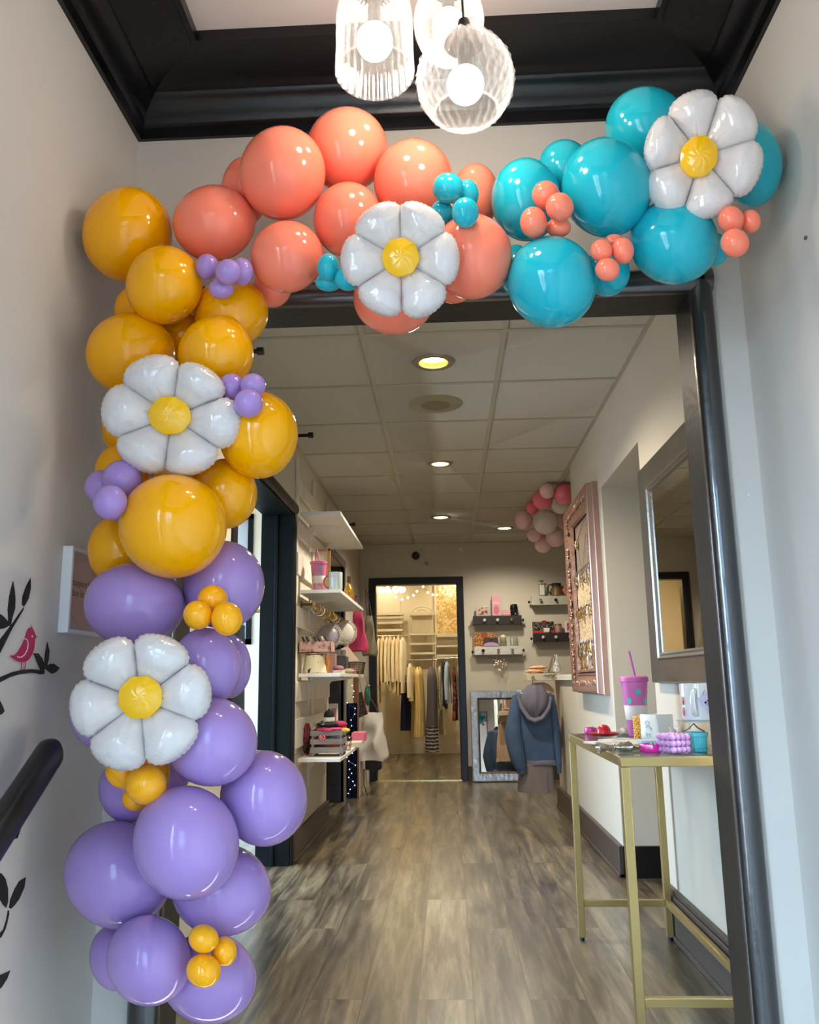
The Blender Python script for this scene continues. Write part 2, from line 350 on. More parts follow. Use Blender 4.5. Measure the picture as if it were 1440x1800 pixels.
# boards nailed on the left wall between the openings
mb = MB()
for y0, y1_ in ((O1b+.045, O1b+.105), (5.50, 5.56), (6.17, 6.25)): mb.box(CL, CL+.016, y0, y1_, .6, 2.40)
for z0, z1 in ((2.17, 2.27), (1.90, 2.0), (1.66, 1.80), (1.34, 1.47), (.90, 1.02), (.63, .80)): mb.box(CL, CL+.024, O1b+.05, O2a-.005, z0, z1)
struct('trim_12', mb, BRD, bevel=.004)
# side room seen through the first opening
SA, SB, SZ0, SZ1 = 2.6, 6.0, .35, 2.35        # shop window of the side room
mb = MB().box(-3.0, -2.9, 2.2, SA, 0, 2.5).box(-3.0, -2.9, SB, 6.25, 0, 2.5).box(-3.0, -2.9, SA, SB, 0, SZ0).box(-3.0, -2.9, SA, SB, SZ1, 2.5).box(-3.0, LX, 2.1, 2.2, 0, 2.5)
wx0, wx1, wz0, wz1, wy = -1.84, -1.47, 1.30, 2.30, 6.1
mb.box(-3.0, wx0, wy, wy+.1, 0, 2.5).box(wx1, LX, wy, wy+.1, 0, 2.5).box(wx0, wx1, wy, wy+.1, 0, wz0).box(wx0, wx1, wy, wy+.1, wz1, 2.5)
mb.box(-2.0, LX, O2a-.1, O2a-.02, 0, 2.5).box(-2.0, LX, O2b+.02, O2b+.1, 0, 2.5).box(-2.1, -2.0, O2a-.1, O2b+.1, 0, 2.5)
struct('wall_left', mb, CREAM)
struct('ceiling', MB().box(-2.1, LX, 6.15, O2b+.1, 2.5, 2.55), CREAM)
struct('ceiling', MB().box(-3.0, LX, 2.1, 6.25, 2.5, 2.55), CREAM)
mb = MB()
for x in (wx0, wx1-.04): mb.box(x, x+.04, wy-.015, wy+.06, wz0, wz1)
for z in (wz0, wz1-.04): mb.box(wx0, wx1, wy-.015, wy+.06, z, z+.04)
mb.box(wx0-.11, wx0, wy-.03, wy+.02, 0, 2.5)
w2 = struct('window_1', mb, GREENBLK)
MB().box(wx0+.04, wx1-.04, wy+.02, wy+.03, wz0+.04, wz1-.04).build('pane', clear('frosted_window_glass', (240, 246, 250), .10, .2), w2, kind='structure')
mb = MB()
for y in (SA, 3.7, 4.85, SB-.05): mb.box(-2.98, -2.92, y, y+.05, SZ0, SZ1)
for z in (SZ0, SZ1-.05): mb.box(-2.98, -2.92, SA, SB, z, z+.05)
w4 = struct('window_3', mb, BLACK)
MB().box(-2.96, -2.95, SA, SB, SZ0, SZ1).build('pane', clear('tinted_shop_glass', (208, 212, 216), .96, .02), w4, kind='structure')
# right corridor wall, opening to the side room, half wall further on
R1, R2, RZ, RE = 3.60, 4.50, 2.066, 5.56; RX = CR+.25
mb = MB().box(CR, RX, YW+.12, R1, 0, CZ).box(CR, RX, R1, R2, RZ, CZ).box(CR, RX, R2, RE, 0, CZ).box(CR, CR+.12, RE, 6.92, 0, 1.0)
struct('wall_right', mb, WALLF)
mb = MB().box(CR-.026, CR, YW+.12, R1-.02, 0, .165).box(CR-.034, CR, YW+.12, R1-.02, 0, .02).box(CR-.018, CR, YW+.12, R1-.01, .165, .185)
mb.box(CR-.026, CR, R2, 6.92, 0, .155).box(CR-.034, CR, R2, 6.92, 0, .02)
struct('baseboard_right', mb, BASEB, bevel=.004)
mb = MB().box(CR-.005, RX, R2-.02, R2, 0, .155).box(RX, RX+.3, R2+.17, R2+.2, 0, .2); struct('baseboard_far', mb, BLACK)
mb = MB().box(RX, 2.4, R2+.2, R2+.3, 0, CZ).box(2.3, 2.4, YW, R2+.3, 0, CZ).box(RX, 2.4, YW+.02, YW+.12, 0, CZ)
struct('wall_side', mb, CREAM)
mb = MB(); yk = R2+.19
mb.prism([at(1124, 1108, yk), at(1128, 1150, yk), at(1158, 1248, yk), at(1158, 1222, yk)], (0, -1, 0), .03)
struct('trim_13', mb, mat('grey_stair_skirt', (98, 104, 108), .5))
# far wall with the doorway to the fitting room
D0, D1, DZ = -.765, .128, 2.045
mb = MB().box(-2.1, D0, YF, YF+.12, 0, 2.66).box(D1, 2.4, YF, YF+.12, 0, 2.66).box(D0, D1, YF, YF+.12, DZ, 2.66)
mb.box(2.3, 2.4, R2+.3, YF, 0, CZ)
struct('wall_far', mb, WALLF)
mb = MB().box(D0-.062, D0+.004, YF-.022, YF, 0, DZ+.06).box(D1-.004, D1+.062, YF-.022, YF, 0, DZ+.06).box(D0, D1, YF-.022, YF, DZ-.004, DZ+.06)
mb.box(D0, D0+.014, YF, YF+.13, 0, DZ).box(D1-.014, D1, YF, YF+.13, 0, DZ).box(D0, D1, YF, YF+.13, DZ-.014, DZ)
struct('trim_14', mb, BLACK, bevel=.004)
struct('trim_15', MB().box(D0, D1, YF-.01, YF+.04, 0, .008), mat('brass_threshold', (235, 215, 150), .25, 1))
# fitting room
FR = mat('fitting_room_wall', (232, 220, 190), .6, var=.02, scale=2)
CB = 11.84
mb = MB().box(-2.0, -1.9, YF+.12, CB, 0, 2.6).box(1.3, 1.4, YF+.12, CB, 0, 2.6).box(-2.0, 1.4, CB, CB+.1, 0, 2.6)
struct('wall_fitting_room', mb, FR)
struct('ceiling', MB().box(-2.0, 1.4, YF+.1, CB+.1, 2.6, 2.65), FR)
struct('baseboard_fitting_room', MB().box(-1.9, 1.3, CB-.015, CB, 0, .14), FR, bevel=.003)
struct('baseboard_wall', MB().box(D1+.062, 1.5, YF-.015, YF, 0, .14), BASEB)
# ------------------------------------------------------------------ balloon garland
LATEX = {}
for k, c in dict(y=(248, 172, 0), c=(252, 134, 106), t=(30, 176, 194), p=(166, 136, 198), l=(168, 136, 200), o=(255, 176, 20), k=(245, 120, 135), w=(238, 226, 218), b=(246, 206, 196)).items():
    LATEX[k] = mat('latex_'+dict(y='yellow', c='coral', t='teal', p='lavender', l='light_lavender', o='golden', k='pink', w='white', b='blush')[k], c, .10, var=.025, scale=5, sss=.05, spec=.42)
def ellipse_axes(cx, cy, rx, ry, Y):
    """ellipsoid across the view ray whose outline is the given ellipse"""
    v = ray(cx, cy); d0 = v.length; c = EYE + v*(Y/v.y); dist = (c-EYE).length; v = v.normalized()
    u = v.cross(V((0, 0, 1))).normalized(); w = u.cross(v)
    e = 1e-3
    def pj(p):
        q = p-EYE; z = q.dot(_f); return (q.dot(_R)/z*FPX, q.dot(_D)/z*FPX)
    p0 = pj(c); pu = pj(c+u*e); pw = pj(c+w*e)
    J = Matrix((((pu[0]-p0[0])/e, (pw[0]-p0[0])/e), ((pu[1]-p0[1])/e, (pw[1]-p0[1])/e)))
    A = J.inverted() @ Matrix(((rx, 0), (0, ry)))
    S = A @ A.transposed(); tr = S[0][0]+S[1][1]; de = S.determinant(); q = sqrt(max(0, tr*tr/4-de)); l1, l2 = tr/2+q, tr/2-q
    a = .5*math.atan2(2*S[0][1], S[0][0]-S[1][1])
    U = u*cos(a)+w*sin(a); W = -u*sin(a)+w*cos(a)
    return c, U, W, v, sqrt(l1), sqrt(l2)
def balloon(name, cx, cy, rx, ry, Y, colour, label, group, small=False, seed=0):
    c, U, W, v, a, b = ellipse_axes(cx, cy, rx, ry, Y); r = (a+b)/2
    tilt = V((RND.uniform(-.3, .3), RND.uniform(-.1, .3), RND.uniform(-.3, .3)))
    ax = (v+tilt).normalized(); n, m = (22, 16) if small else (40, 28); vs = []; mb = MB()
    # body: sphere drawn out into a neck and lip on the far side
    def pt(u_, t_):
        ph = pi*.985*u_; z = cos(ph); q = sin(ph)
        z = -z
        if z > .72: z = z + .30*((z-.72)/.28)**2.2; q = q*(1-.10*((z-.72)/.5))
        an = 2*pi*t_
        return V((q*cos(an), q*sin(an), z))
    qt = V((0, 0, 1)).rotation_difference(V((tilt.x, tilt.z, 1)))
    def fn(u_, t_):
        p = pt(u_, t_); p = qt @ p
        return c + U*(p.x*a) + W*(p.y*b) + v*(p.z*r)
    mb.grid(fn, m, n, False, True)
    mb.f.append(tuple(j for j in range(n))); mb.m.append(0)
    tip = c + (U*(qt @ V((0, 0, 1))).x*a + W*(qt @ V((0, 0, 1))).y*b + v*(qt @ V((0, 0, 1))).z*r)*1.30
    d = (tip-c).normalized(); mb.cyl(tip-d*r*.03, tip+d*r*.05, r*.045, r*.075, 10)
    mb.build(name, LATEX[colour], label=label, cat='balloon', group=group, origin=c, sharp=50)
    return c, r
YY = {'Y1': 1.774, 'Y2': 1.692, 'Y3': 1.793, 'Y4': 1.755, 'Y5': 1.71, 'Y6': 1.724, 'Y7': 1.791, 'Y8': 1.653, 'Y9': 1.792, 'Y10': 1.791, 'Y11': 1.818, 'Y12': 1.824, 'Y13': 1.844, 'Y14': 1.826, 'C1': 1.751, 'C2': 1.712, 'C3': 1.785, 'C4': 1.823, 'C5': 1.716, 'C6': 1.762, 'C7': 1.774, 'C8': 1.829, 'C9': 1.707, 'C10': 1.786, 'C11': 1.828, 'C12': 1.836, 'T1': 1.758, 'T2': 1.711, 'T3': 1.814, 'T4': 1.778, 'T5': 1.759, 'T6': 1.719, 'T7': 1.754, 'T8': 1.81, 'T9': 1.818, 'T10': 1.818, 'P1': 1.724, 'P2': 1.805, 'P3': 1.714, 'P4': 1.844, 'P5': 1.665, 'P6': 1.766, 'P7': 1.625, 'P8': 1.754, 'P9': 1.768, 'P10': 1.67, 'P11': 1.789, 'P12': 1.806, 'P13': 1.799, 'P14': 1.719, 'P15': 1.82, 'P16': 1.833, 'a1': 1.67, 'a2': 1.67, 'a3': 1.625, 'a4': 1.67, 'b1': 1.661, 'b2': 1.641, 'b3': 1.611, 'c1': 1.637, 'c2': 1.677, 'c3': 1.562, 'c4': 1.684, 'd1': 1.669, 'd2': 1.626, 'd3': 1.628, 'e1': 1.636, 'e2': 1.677, 'e3': 1.601, 'e4': 1.67, 'f1': 1.629, 'f2': 1.669, 'f3': 1.627, 'g1': 1.629, 'g2': 1.67, 'g3': 1.597, 'g4': 1.679, 'h1': 1.645, 'h2': 1.695, 'h3': 1.644, 'i1': 1.656, 'i2': 1.629, 'i3': 1.649, 'i4': 1.681, 'j1': 1.651, 'j2': 1.658, 'j3': 1.647, 'j4': 1.691, 'k1': 1.657, 'k2': 1.67, 'k3': 1.642}
BIG = [
('Y1',225,413,80,84,'y','large yellow balloon topmost of the yellow ones, touching the left wall'),
('Y2',289,502,68,70,'y','bright yellow balloon just below and right of the topmost yellow one'),
('Y3',407,550,66,62,'y','yellow balloon directly under the lavender mini cluster by the coral section'),
('Y4',231,622,80,73,'y','wide yellow balloon at the left wall above the upper yellow-section daisy'),
('Y5',380,623,67,67,'y','yellow balloon right above the daisy of the yellow section, beside its right petals'),
('Y6',455,765,70,77,'y','large yellow balloon bulging furthest right, under three lavender mini balloons'),
('Y7',396,868,57,62,'y','medium yellow balloon between the rightmost and the biggest yellow balloon'),
('Y8',305,925,96,92,'y','biggest yellow balloon at the front, lowest in the yellow section'),
('Y9',208,968,54,62,'y','yellow balloon half hidden at left behind the biggest yellow one, beside the sign'),
('Y10',214,830,48,50,'y','yellow balloon behind the lavender mini cluster at the left wall'),
('Y11',245,545,45,45,'y','partly hidden yellow balloon in the gap between two left-hand yellow balloons'),
('Y12',222,752,44,55,'y','yellow balloon peeking out left behind the daisy of the yellow section'),
('Y13',322,590,42,44,'y','deep-set yellow balloon showing as a small orange gap above the daisy'),
('Y14',318,835,50,45,'y','deep-set yellow balloon showing below the daisy, above the biggest yellow one'),
('C1',377,393,73,68,'c','leftmost big coral balloon, above the lavender mini cluster'),
('C2',497,306,76,84,'c','largest front coral balloon high on the left of the coral section'),
('C3',610,264,72,76,'c','topmost coral balloon, set back and touching the black cornice'),
('C4',430,338,42,62,'c','shaded coral balloon peeking out behind the two leftmost coral ones'),
('C5',505,452,64,64,'c','coral balloon below the largest front coral one, left of a teal mini cluster'),
('C6',612,387,61,67,'c','orange-lit coral balloon touching the top left petal of the coral-section daisy'),
('C7',727,320,70,76,'c','big coral balloon above the daisy, with teal minis at its lower right'),
('C8',836,345,42,58,'c','shaded coral balloon behind the upper teal mini cluster'),
('C9',830,452,71,76,'c','big coral balloon right of the daisy, next to the teal section'),
('C10',693,524,72,66,'c','coral balloon hanging lowest, below the daisy and over the doorway'),
('C11',480,503,34,38,'c','small glimpse of coral balloon above the black lintel, beside the yellow section'),
('C12',798,500,36,34,'c','coral balloon showing as a sliver under the big coral one right of the daisy'),
('T1',925,352,62,74,'t','leftmost teal balloon, behind the four coral mini balloons'),
('T2',1066,331,80,89,'t','largest teal balloon at the front in the middle of the teal section'),
('T3',993,298,48,53,'t','teal balloon set back above and between the leftmost and the largest teal ones'),
('T4',1137,226,74,74,'t','topmost teal balloon, against the black cornice left of the daisy'),
('T5',1322,290,54,76,'t','rightmost teal balloon, behind the daisy and touching the right wall'),
('T6',970,497,79,82,'t','teal balloon hanging lowest, over the doorway opening'),
('T7',1184,426,79,76,'t','large teal balloon under the daisy at the top right of the doorway'),
('T8',1066,478,42,44,'t','teal balloon in shade behind the three coral minis at the lintel'),
('T9',1254,438,28,30,'t','little teal balloon tip behind the rightmost coral mini cluster'),
('T10',908,476,32,46,'t','teal balloon sliver between the coral balloon and the lowest teal one'),
('P1',237,1063,89,74,'p','wide lavender balloon at the top left of the lavender section, over the sign'),
('P2',393,1028,73,78,'p','lavender balloon behind the three golden minis, highest on the right'),
('P3',363,1172,62,69,'p','lavender balloon just below the upper golden mini cluster, right of the daisy'),
('P4',402,1171,40,56,'p','lavender balloon edge sticking out right behind the one below the golden minis'),
('P5',372,1303,82,79,'p','lavender balloon at the lower right petals of the lavender-section daisy'),
('P6',464,1402,77,85,'p','lavender balloon bulging furthest right into the doorway'),
('P7',328,1480,94,102,'p','biggest lavender balloon at the front in the middle of the column'),
('P8',209,1536,96,96,'p','big lavender balloon furthest left, pressed to the left wall'),
('P9',390,1563,88,82,'p','lavender balloon right below the biggest lavender one'),
('P10',262,1687,75,81,'p','lavender balloon at the bottom left front of the column'),
('P11',368,1718,84,82,'p','lowest lavender balloon, with three golden minis on it'),
('P12',205,1682,48,60,'p','shaded lavender balloon behind the bottom left one at the wall'),
('P13',225,1388,52,58,'p','lavender balloon in shade behind the golden minis under the daisy'),
('P14',178,1250,58,68,'p','lavender balloon behind the left petals of the lavender-section daisy'),
('P15',305,1360,30,34,'p','small hidden lavender balloon right of the golden minis under the daisy'),
('P16',215,1185,60,55,'p','lavender balloon hidden behind the upper petals of the lavender-section daisy')]
NMC = dict(y='yellow', c='coral', t='teal', p='lavender', l='lavender', o='golden')
SPH = []
for i, (k, cx, cy, rx, ry, col, lab) in enumerate(BIG):
    SPH.append(balloon(NMC[col]+'_balloon', cx, cy, rx, ry, YY[k], col, lab, NMC[col]+' balloons of the garland'))
MINI = [
('a','l','by the coral section', [(364,469,21,23,'left ball'),(425,478,21,25,'right ball'),(401,478,23,23,'front middle ball'),(389,507,23,19,'bottom ball')]),
('b','l','right of the yellow-section daisy', [(407,682,25,26,'left ball'),(445,678,23,22,'upper right ball'),(437,709,26,26,'lower front ball')]),
('c','l','at the left wall in the yellow section', [(215,842,36,34,'biggest ball'),(178,856,30,30,'leftmost ball'),(194,883,31,31,'lower front ball'),(207,899,24,18,'hidden bottom ball')]),
('d','o','at the top right of the lavender section', [(374,1054,27,26,'top ball'),(348,1081,26,26,'left ball'),(399,1088,28,30,'right ball')]),
('e','o','under the lavender-section daisy', [(216,1356,31,31,'left ball'),(271,1358,29,31,'right ball'),(257,1379,37,37,'big front ball'),(236,1404,22,22,'bottom ball')]),
('f','o','at the foot of the column', [(358,1650,27,26,'top ball'),(394,1672,23,27,'right ball'),(358,1706,31,31,'bottom ball')]),
('g','t','on top of the coral section', [(788,331,28,28,'top left ball'),(822,341,20,26,'top right ball'),(818,374,24,28,'lower right front ball'),(777,375,21,24,'lower left ball')]),
('h','t','left of the coral-section daisy', [(577,470,20,25,'top ball'),(578,496,24,17,'bottom ball'),(612,490,24,22,'right ball by the petal')]),
('i','c','on the leftmost teal balloon', [(960,343,25,26,'top ball'),(984,364,25,26,'right front ball'),(938,391,24,28,'left ball'),(982,400,22,18,'bottom ball')]),
('j','c','between the teal balloons at the lintel', [(1057,441,20,21,'left ball'),(1095,441,20,24,'right ball'),(1068,474,22,21,'bottom ball'),(1080,425,18,14,'rear top ball')]),
('k','c','at the right wall under the daisy', [(1285,386,24,25,'left ball'),(1320,389,18,21,'right ball'),(1292,427,26,26,'bottom ball')])]
for k, col, where, balls in MINI:
    for i, (cx, cy, rx, ry, w) in enumerate(balls):
        SPH.append(balloon('mini_balloon', cx, cy, rx, ry, YY[k+str(i+1)], col, f'mini {NMC[col]} balloon, {w} {where}', f'mini {NMC[col]} cluster {where}', True))
# --- foil daisies
FOIL = mat('white_foil', (218, 211, 207), .12, var=.015, scale=6, bump=.30, bscale=34, sss=.1, spec=.75, coat=.5)
FOILY = mat('yellow_foil', (244, 186, 4), .16, var=.03, scale=6, bump=.2, bscale=30, spec=.6, coat=.3)
def daisy(cx, cy, Rpx, rot, label, yc=None, tilt=(0, 0), sx=1, sy=1, seed=1):
    rr = RND.__class__(seed)
    # furthest distance at which the flower still clears the balloons behind it
    Y = 1.74
    while Y > 1.3:
        c = at(cx, cy, Y); rad = Rpx/FPX*(c-EYE).dot(_f); v = (c-EYE).normalized(); ok = True
        for s_, r in SPH:
            q = s_-c; t = q.dot(v); d_ = (q - v*t).length
            if d_ < rad*.97+r*.45:
                pen = (sqrt(max(0, r*r-max(0, d_-rad*.8)**2)) - t + rad*.17)
                if pen > .014: ok = False; break
        if ok: break
        Y -= .004
    v = (V((0, 1, .12)) + v*1.2).normalized() if True else v
    u = v.cross(V((0, 0, 1))).normalized(); w = u.cross(v)
    q = Matrix.Rotation(R_(tilt[0]), 3, u) @ Matrix.Rotation(R_(tilt[1]), 3, w); u, w, v = q @ u, q @ w, q @ v
    t = thing('daisy_balloon', label, 'balloon', c, 'foil daisy balloons')
    P = lambda x, y, z: c + u*(x*rad*sx) + w*(y*rad*sy) - v*(z*rad)
    H = .27
    for k in range(6):
        a0 = R_(rot+60*k); ln = rr.uniform(.95, 1.03); wd = rr.uniform(.97, 1.05); ph = rr.uniform(0, 6); ben = rr.uniform(-.05, .05)
        mb = MB(); nu, nv = 34, 28
        def fn(uu, vv, side):
            s_ = vv*2-1; t_ = sin(uu*pi/2)
            r = .10 + (ln-.10)*t_
            hw = (r*.582 if r < .60 else .349+.066*sin(min(1, (r-.60)/.16)*pi/2))*wd*(1 if r < .63 else max(0, 1-((r-.63)/(ln-.63))**3.0)**.5)
            tipw = max(0, (r-.60)/(ln-.6)); y = hw*s_; rr_ = r
            # crimped seam round the lobe
            th = math.atan2(y, r-.60); edge = max(abs(s_)**8*(1 if r > .6 else .4), tipw**8); k_ = 1+(.046*abs(sin(15*th+ph))-.016)*edge
            y *= k_; rr_ = .60+(r-.60)*k_ if r > .6 else r
            pu = max(0, 1-s_*s_)**.55 * min(1, (r/.62)**.8) * max(0, 1-tipw**3.2)**.55
            z = H*pu*(.42+.58*min(1, r/.55))
            cr = .018*sin(38*s_+ph)*tipw**1.2*(1-tipw)**.3 + .022*sin(30*t_+ph*2)*abs(s_)**2.5*(1-abs(s_))*3
            dent = -.045*math.exp(-((s_-.1*sin(ph))/.10)**2)*max(0, 1-r/.5)
            z = max(0, z+cr*(z/H)**.4+dent) if z > 0 else 0
            x = rr_+0
            X = x*cos(a0)-y*sin(a0); Yy = x*sin(a0)+y*cos(a0)
            return P(X, Yy, .05+side*z + ben*r)
        mb.grid(lambda a, b: fn(a, b, 1), nu, nv); mb.grid(lambda a, b: fn(a, b, -.8), nu, nv)
        mb.build('petal', FOIL, t, sharp=60)
    mb = MB(); rc = .30
    def fc(uu, vv, side):
        a = 2*pi*vv; r = rc*(1+.02*cos(8*a+seed))*uu
        z = .26+side*.10*(1-uu**2.2) + .010*sin(a*9+uu*8)*uu*(1-uu)*2
        if side < 0: z = .14
        return P(r*cos(a)+(yc[0] if yc else 0), r*sin(a)+(yc[1] if yc else 0), z)
    mb.grid(lambda a, b: fc(max(a, .001), b, 1), 12, 40, False, True); mb.grid(lambda a, b: fc(max(a, .001), b, -1), 4, 40, False, True)
    mb.grid(lambda a, b: fc(1, b, 1) if a < .5 else fc(1, b, -1), 1, 40, False, True)
    mb.build('flower_center', FOILY, t, label='yellow foil centre'); return Y
daisy(705, 457, 106, 120, 'white foil daisy with yellow centre, on the coral balloons over the doorway', seed=1)
daisy(303, 733, 117, 114, 'white foil daisy with yellow centre, on the yellow balloons of the left column', sx=1.0, sy=.93, seed=2)
daisy(248, 1230, 121, 68, 'white foil daisy with yellow centre, lowest one, among the lavender balloons', yc=(.03, .05), seed=3)
daisy(1232, 275, 112, 98, 'white foil daisy with yellow centre, at the top right on the teal balloons', yc=(-.07, -.05), sx=.92, seed=4)
# --- pink and white cluster at the far end of the corridor ceiling
PK = [(954,878,18,18,'k',7.30,'bright pink balloon at the upper left'),(985,888,16,16,'w',7.22,'small white balloon at the upper right'),(959,918,22,22,'w',7.15,'biggest white balloon in the middle'),
(920,913,16,18,'b',7.42,'pale blush balloon furthest left'),(992,868,18,19,'k',7.50,'pink balloon at the ceiling corner'),(936,892,12,12,'k',7.62,'small pink balloon hidden between the left ones'),(977,944,18,18,'b',7.30,'blush balloon at the lower right'),
(955,958,15,14,'b',7.5,'lowest blush balloon'),(939,940,13,13,'b',7.42,'small blush balloon below the left one'),(966,946,18,17,'k',7.68,'pink balloon behind the lower blush ones'),(989,914,14,16,'b',7.42,'blush balloon at the right edge'),(962,863,14,14,'b',7.62,'blush balloon against the ceiling')]
for cx, cy, rx, ry, col, Y, lab in PK:
    Y -= .55; q = ray(cx, cy); k_ = q.z/q.y + ry/FPX*1.02; Y = min(Y, (CZ-.006-CAMH)/k_)
    balloon(dict(k='pink', w='white', b='blush')[col]+'_balloon', cx, cy, rx, ry, Y, col, lab+' of the far pink cluster', 'pink and white balloons at the far ceiling', True)
# ------------------------------------------------------------------ pendant lamps
SHADE = clear('ribbed_glass', (250, 252, 255), .97, .10, edge=.13)
BULB = glow('lit_bulb', (255, 234, 208), PEND_S)
PMET = mat('dark_bronze', (62, 52, 46), .35, .8)
def mpx(p): return (p-EYE).dot(_f)/FPX
can = thing('ceiling_canopy', 'dark ceiling canopy holding the three pendant cords', 'canopy', (.0, 1.5, Z0-.02))
MB().cyl((.0, 1.5, Z0-.022), (.0, 1.5, Z0+.012), .11, n=32).build('plate', PMET, can, .004)
def pendant(label, c, prof, rib, nrib, bulb_z, capz, twist=0, mesh=None):
    t = thing('pendant_lamp', label, 'lamp', c, 'three pendant lamps of the cluster')
    mb = MB()
    nz = len(prof)
    def fn(off):
        def g(u, v):
            i = u*(nz-1); k = min(int(i), nz-2); f = i-k; r = prof[k][0]*(1-f)+prof[k+1][0]*f; z = prof[k][1]*(1-f)+prof[k+1][1]*f
            a = 2*pi*v
            if mesh: q = abs(sin(nrib*.5*a+z*mesh))+abs(sin(nrib*.5*a-z*mesh)); rr = (r-off)*(1+rib*(1-q*.7))
            else: rr = (r-off)*(1+rib*(abs(cos(nrib*.5*(a+twist*z)))-.5))
            return c+V((rr*cos(a), rr*sin(a), z))
        return g
    n = nrib*8 if nrib < 40 else 240
    mb.grid(fn(0), 40, n, False, True); mb.grid(fn(.004), 40, n, False, True)
    g0, g1 = fn(0), fn(.004); mb.grid(lambda u, v: g0(0, v) if u < .5 else g1(0, v), 1, n, False, True)
    mb.build('glass_shade', SHADE, t, sharp=80)
    MB().ring(c+V((0, 0, prof[0][1])), prof[0][0]-.002, .0028, n=64).build('rim', clear('rim_glass', (255, 255, 255), .93, .05), t)
    b = c+V((0, 0, bulb_z)); MB().sph(b, .038, 24).build('bulb', BULB, t, label='glowing round bulb')
    k = c+V((0, 0, capz))
    MB().lathe([(.042, -.004), (.036, .008), (.024, .022), (.016, .034), (.012, .05), (.004, .058)], 20, k).build('cap', PMET, t)
    MB().cyl(k+V((0, 0, -.004)), b+V((0, 0, .03)), .014, n=12).build('socket', PMET, t)
    MB().tube([k+V((0, 0, .05)), V((k.x*.9, k.y*.9+1.5*.1, Z0-.01))], .0025, 6).build('cord', mat('black_cord', (20, 18, 18), .6), t)
    return t
c1 = at(659, 128, 1.48); r1 = 69*mpx(c1)
pendant('left pendant lamp with a straight ribbed glass dome shade', c1, [(r1, 0), (r1*.985, .02), (r1*.97, .05), (r1*.97, .125), (r1*.95, .145), (r1*.88, .168), (r1*.72, .186), (r1*.45, .196), (.04, .20)], .05, 26, .075, .20)
c2 = at(818, 142, 1.47); r2 = 84*mpx(c2)
pg = [(r2*sin(a), -r2*cos(a)) for a in [pi*(.235+.70*i/22) for i in range(23)]]
pendant('front pendant lamp with a round diamond-pattern glass globe shade', c2, pg, .06, 30, -.01, r2*.93, mesh=48)
c3 = at(789, 46, 1.60); r3 = 62*mpx(c3)
pg = [(r3*s_, z*r3) for s_, z in [(.50, -.95), (.66, -.82), (.84, -.55), (.96, -.2), (1, .1), (.97, .4), (.86, .75), (.68, 1.05), (.45, 1.25), (.38, 1.32)]]
pendant('rear pendant lamp with a swirled egg-shaped glass shade', c3, pg, .03, 30, .0, r3*1.30, twist=14)

# ------------------------------------------------------------------ left entry wall: decals, sign, handrail
INK = mat('black_vinyl', (20, 16, 18), .6, var=.05); PINKV = mat('magenta_vinyl', (176, 14, 78), .55, var=.04); WV = mat('white_vinyl', (225, 215, 212), .6)
def decal(poly, off=.0012): return [onX(x, y, XL+.0003) for x, y in poly]
def dprism(mb, poly, h=.0012): return mb.prism(decal(poly), (1, 0, 0), h)
def sc(pts, s, ox, oy): return [(ox+x/s, oy+y/s) for x, y in pts]
b = thing('branch_decal', 'black branch decal slanting up at the left edge, above the magenta bird', 'decal', onX(10, 1110, XL+.001), 'branch decals on the left wall')
dprism(MB(), sc([(-300, 1250), (-120, 930), (0, 740), (110, 600), (200, 470), (248, 405), (242, 432), (130, 620), (60, 760), (0, 880), (-110, 1060), (-270, 1300)], 6, 0, 1000)).build('stem', INK, b)
for p in ([(135, 132), (152, 230), (159, 320), (155, 420), (125, 520), (108, 605), (88, 600), (79, 430), (95, 290), (118, 190)], [(318, 98), (321, 200), (300, 310), (262, 380), (243, 396), (228, 370), (235, 290), (270, 190)], [(-110, 520), (-40, 470), (10, 482), (50, 518), (85, 560), (92, 600), (40, 628), (-40, 640), (-90, 600)]):
    dprism(MB(), sc(p, 6, 0, 1000)).build('leaf', INK, b)
b = thing('branch_decal', 'black branch decal on which the magenta bird stands', 'decal', onX(20, 1180, XL+.001), 'branch decals on the left wall')
dprism(MB(), sc([(-260, 1290), (-120, 1200), (0, 1140), (120, 1090), (230, 1064), (330, 1057), (400, 1066), (440, 1066), (468, 1078), (462, 1108), (430, 1113), (380, 1102), (330, 1095), (200, 1110), (100, 1142), (0, 1195), (-110, 1250), (-230, 1330)], 6, 0, 1000)).build('stem', INK, b)
for p in ([(350, 890), (400, 890), (440, 940), (464, 1000), (472, 1045), (460, 1075), (425, 1068), (390, 990)], [(495, 770), (519, 870), (510, 960), (490, 1030), (470, 1030), (468, 960), (475, 880)], [(470, 1050), (500, 1015), (530, 1000), (565, 1000), (626, 1045), (590, 1088), (545, 1106), (505, 1080)], [(-60, 1390), (0, 1395), (30, 1460), (43, 1500), (20, 1530), (-20, 1545), (-70, 1480)]):
    dprism(MB(), sc(p, 6, 0, 1000)).build('leaf', INK, b)
b = thing('branch_decal', 'black leafy twig decal at the bottom left below the handrail', 'decal', onX(5, 1650, XL+.001), 'branch decals on the left wall')
dprism(MB(), sc([(68, 900), (70, 930), (58, 985), (40, 1050), (10, 1110), (-90, 1190), (-100, 1150), (0, 1078), (25, 1050), (50, 970), (60, 905)], 4.5, 0, 1400)).build('stem', INK, b)
for p in ([(-60, 640), (-20, 600), (10, 610), (40, 650), (60, 730), (62, 830), (45, 881), (25, 860), (-20, 790)], [(202, 638), (190, 720), (150, 810), (110, 865), (85, 888), (70, 880), (80, 815), (115, 730), (150, 670), (180, 652)], [(78, 1377), (55, 1440), (10, 1510), (-60, 1560), (-90, 1500), (-30, 1425), (40, 1395)]):
    dprism(MB(), sc(p, 4.5, 0, 1400)).build('leaf', INK, b)
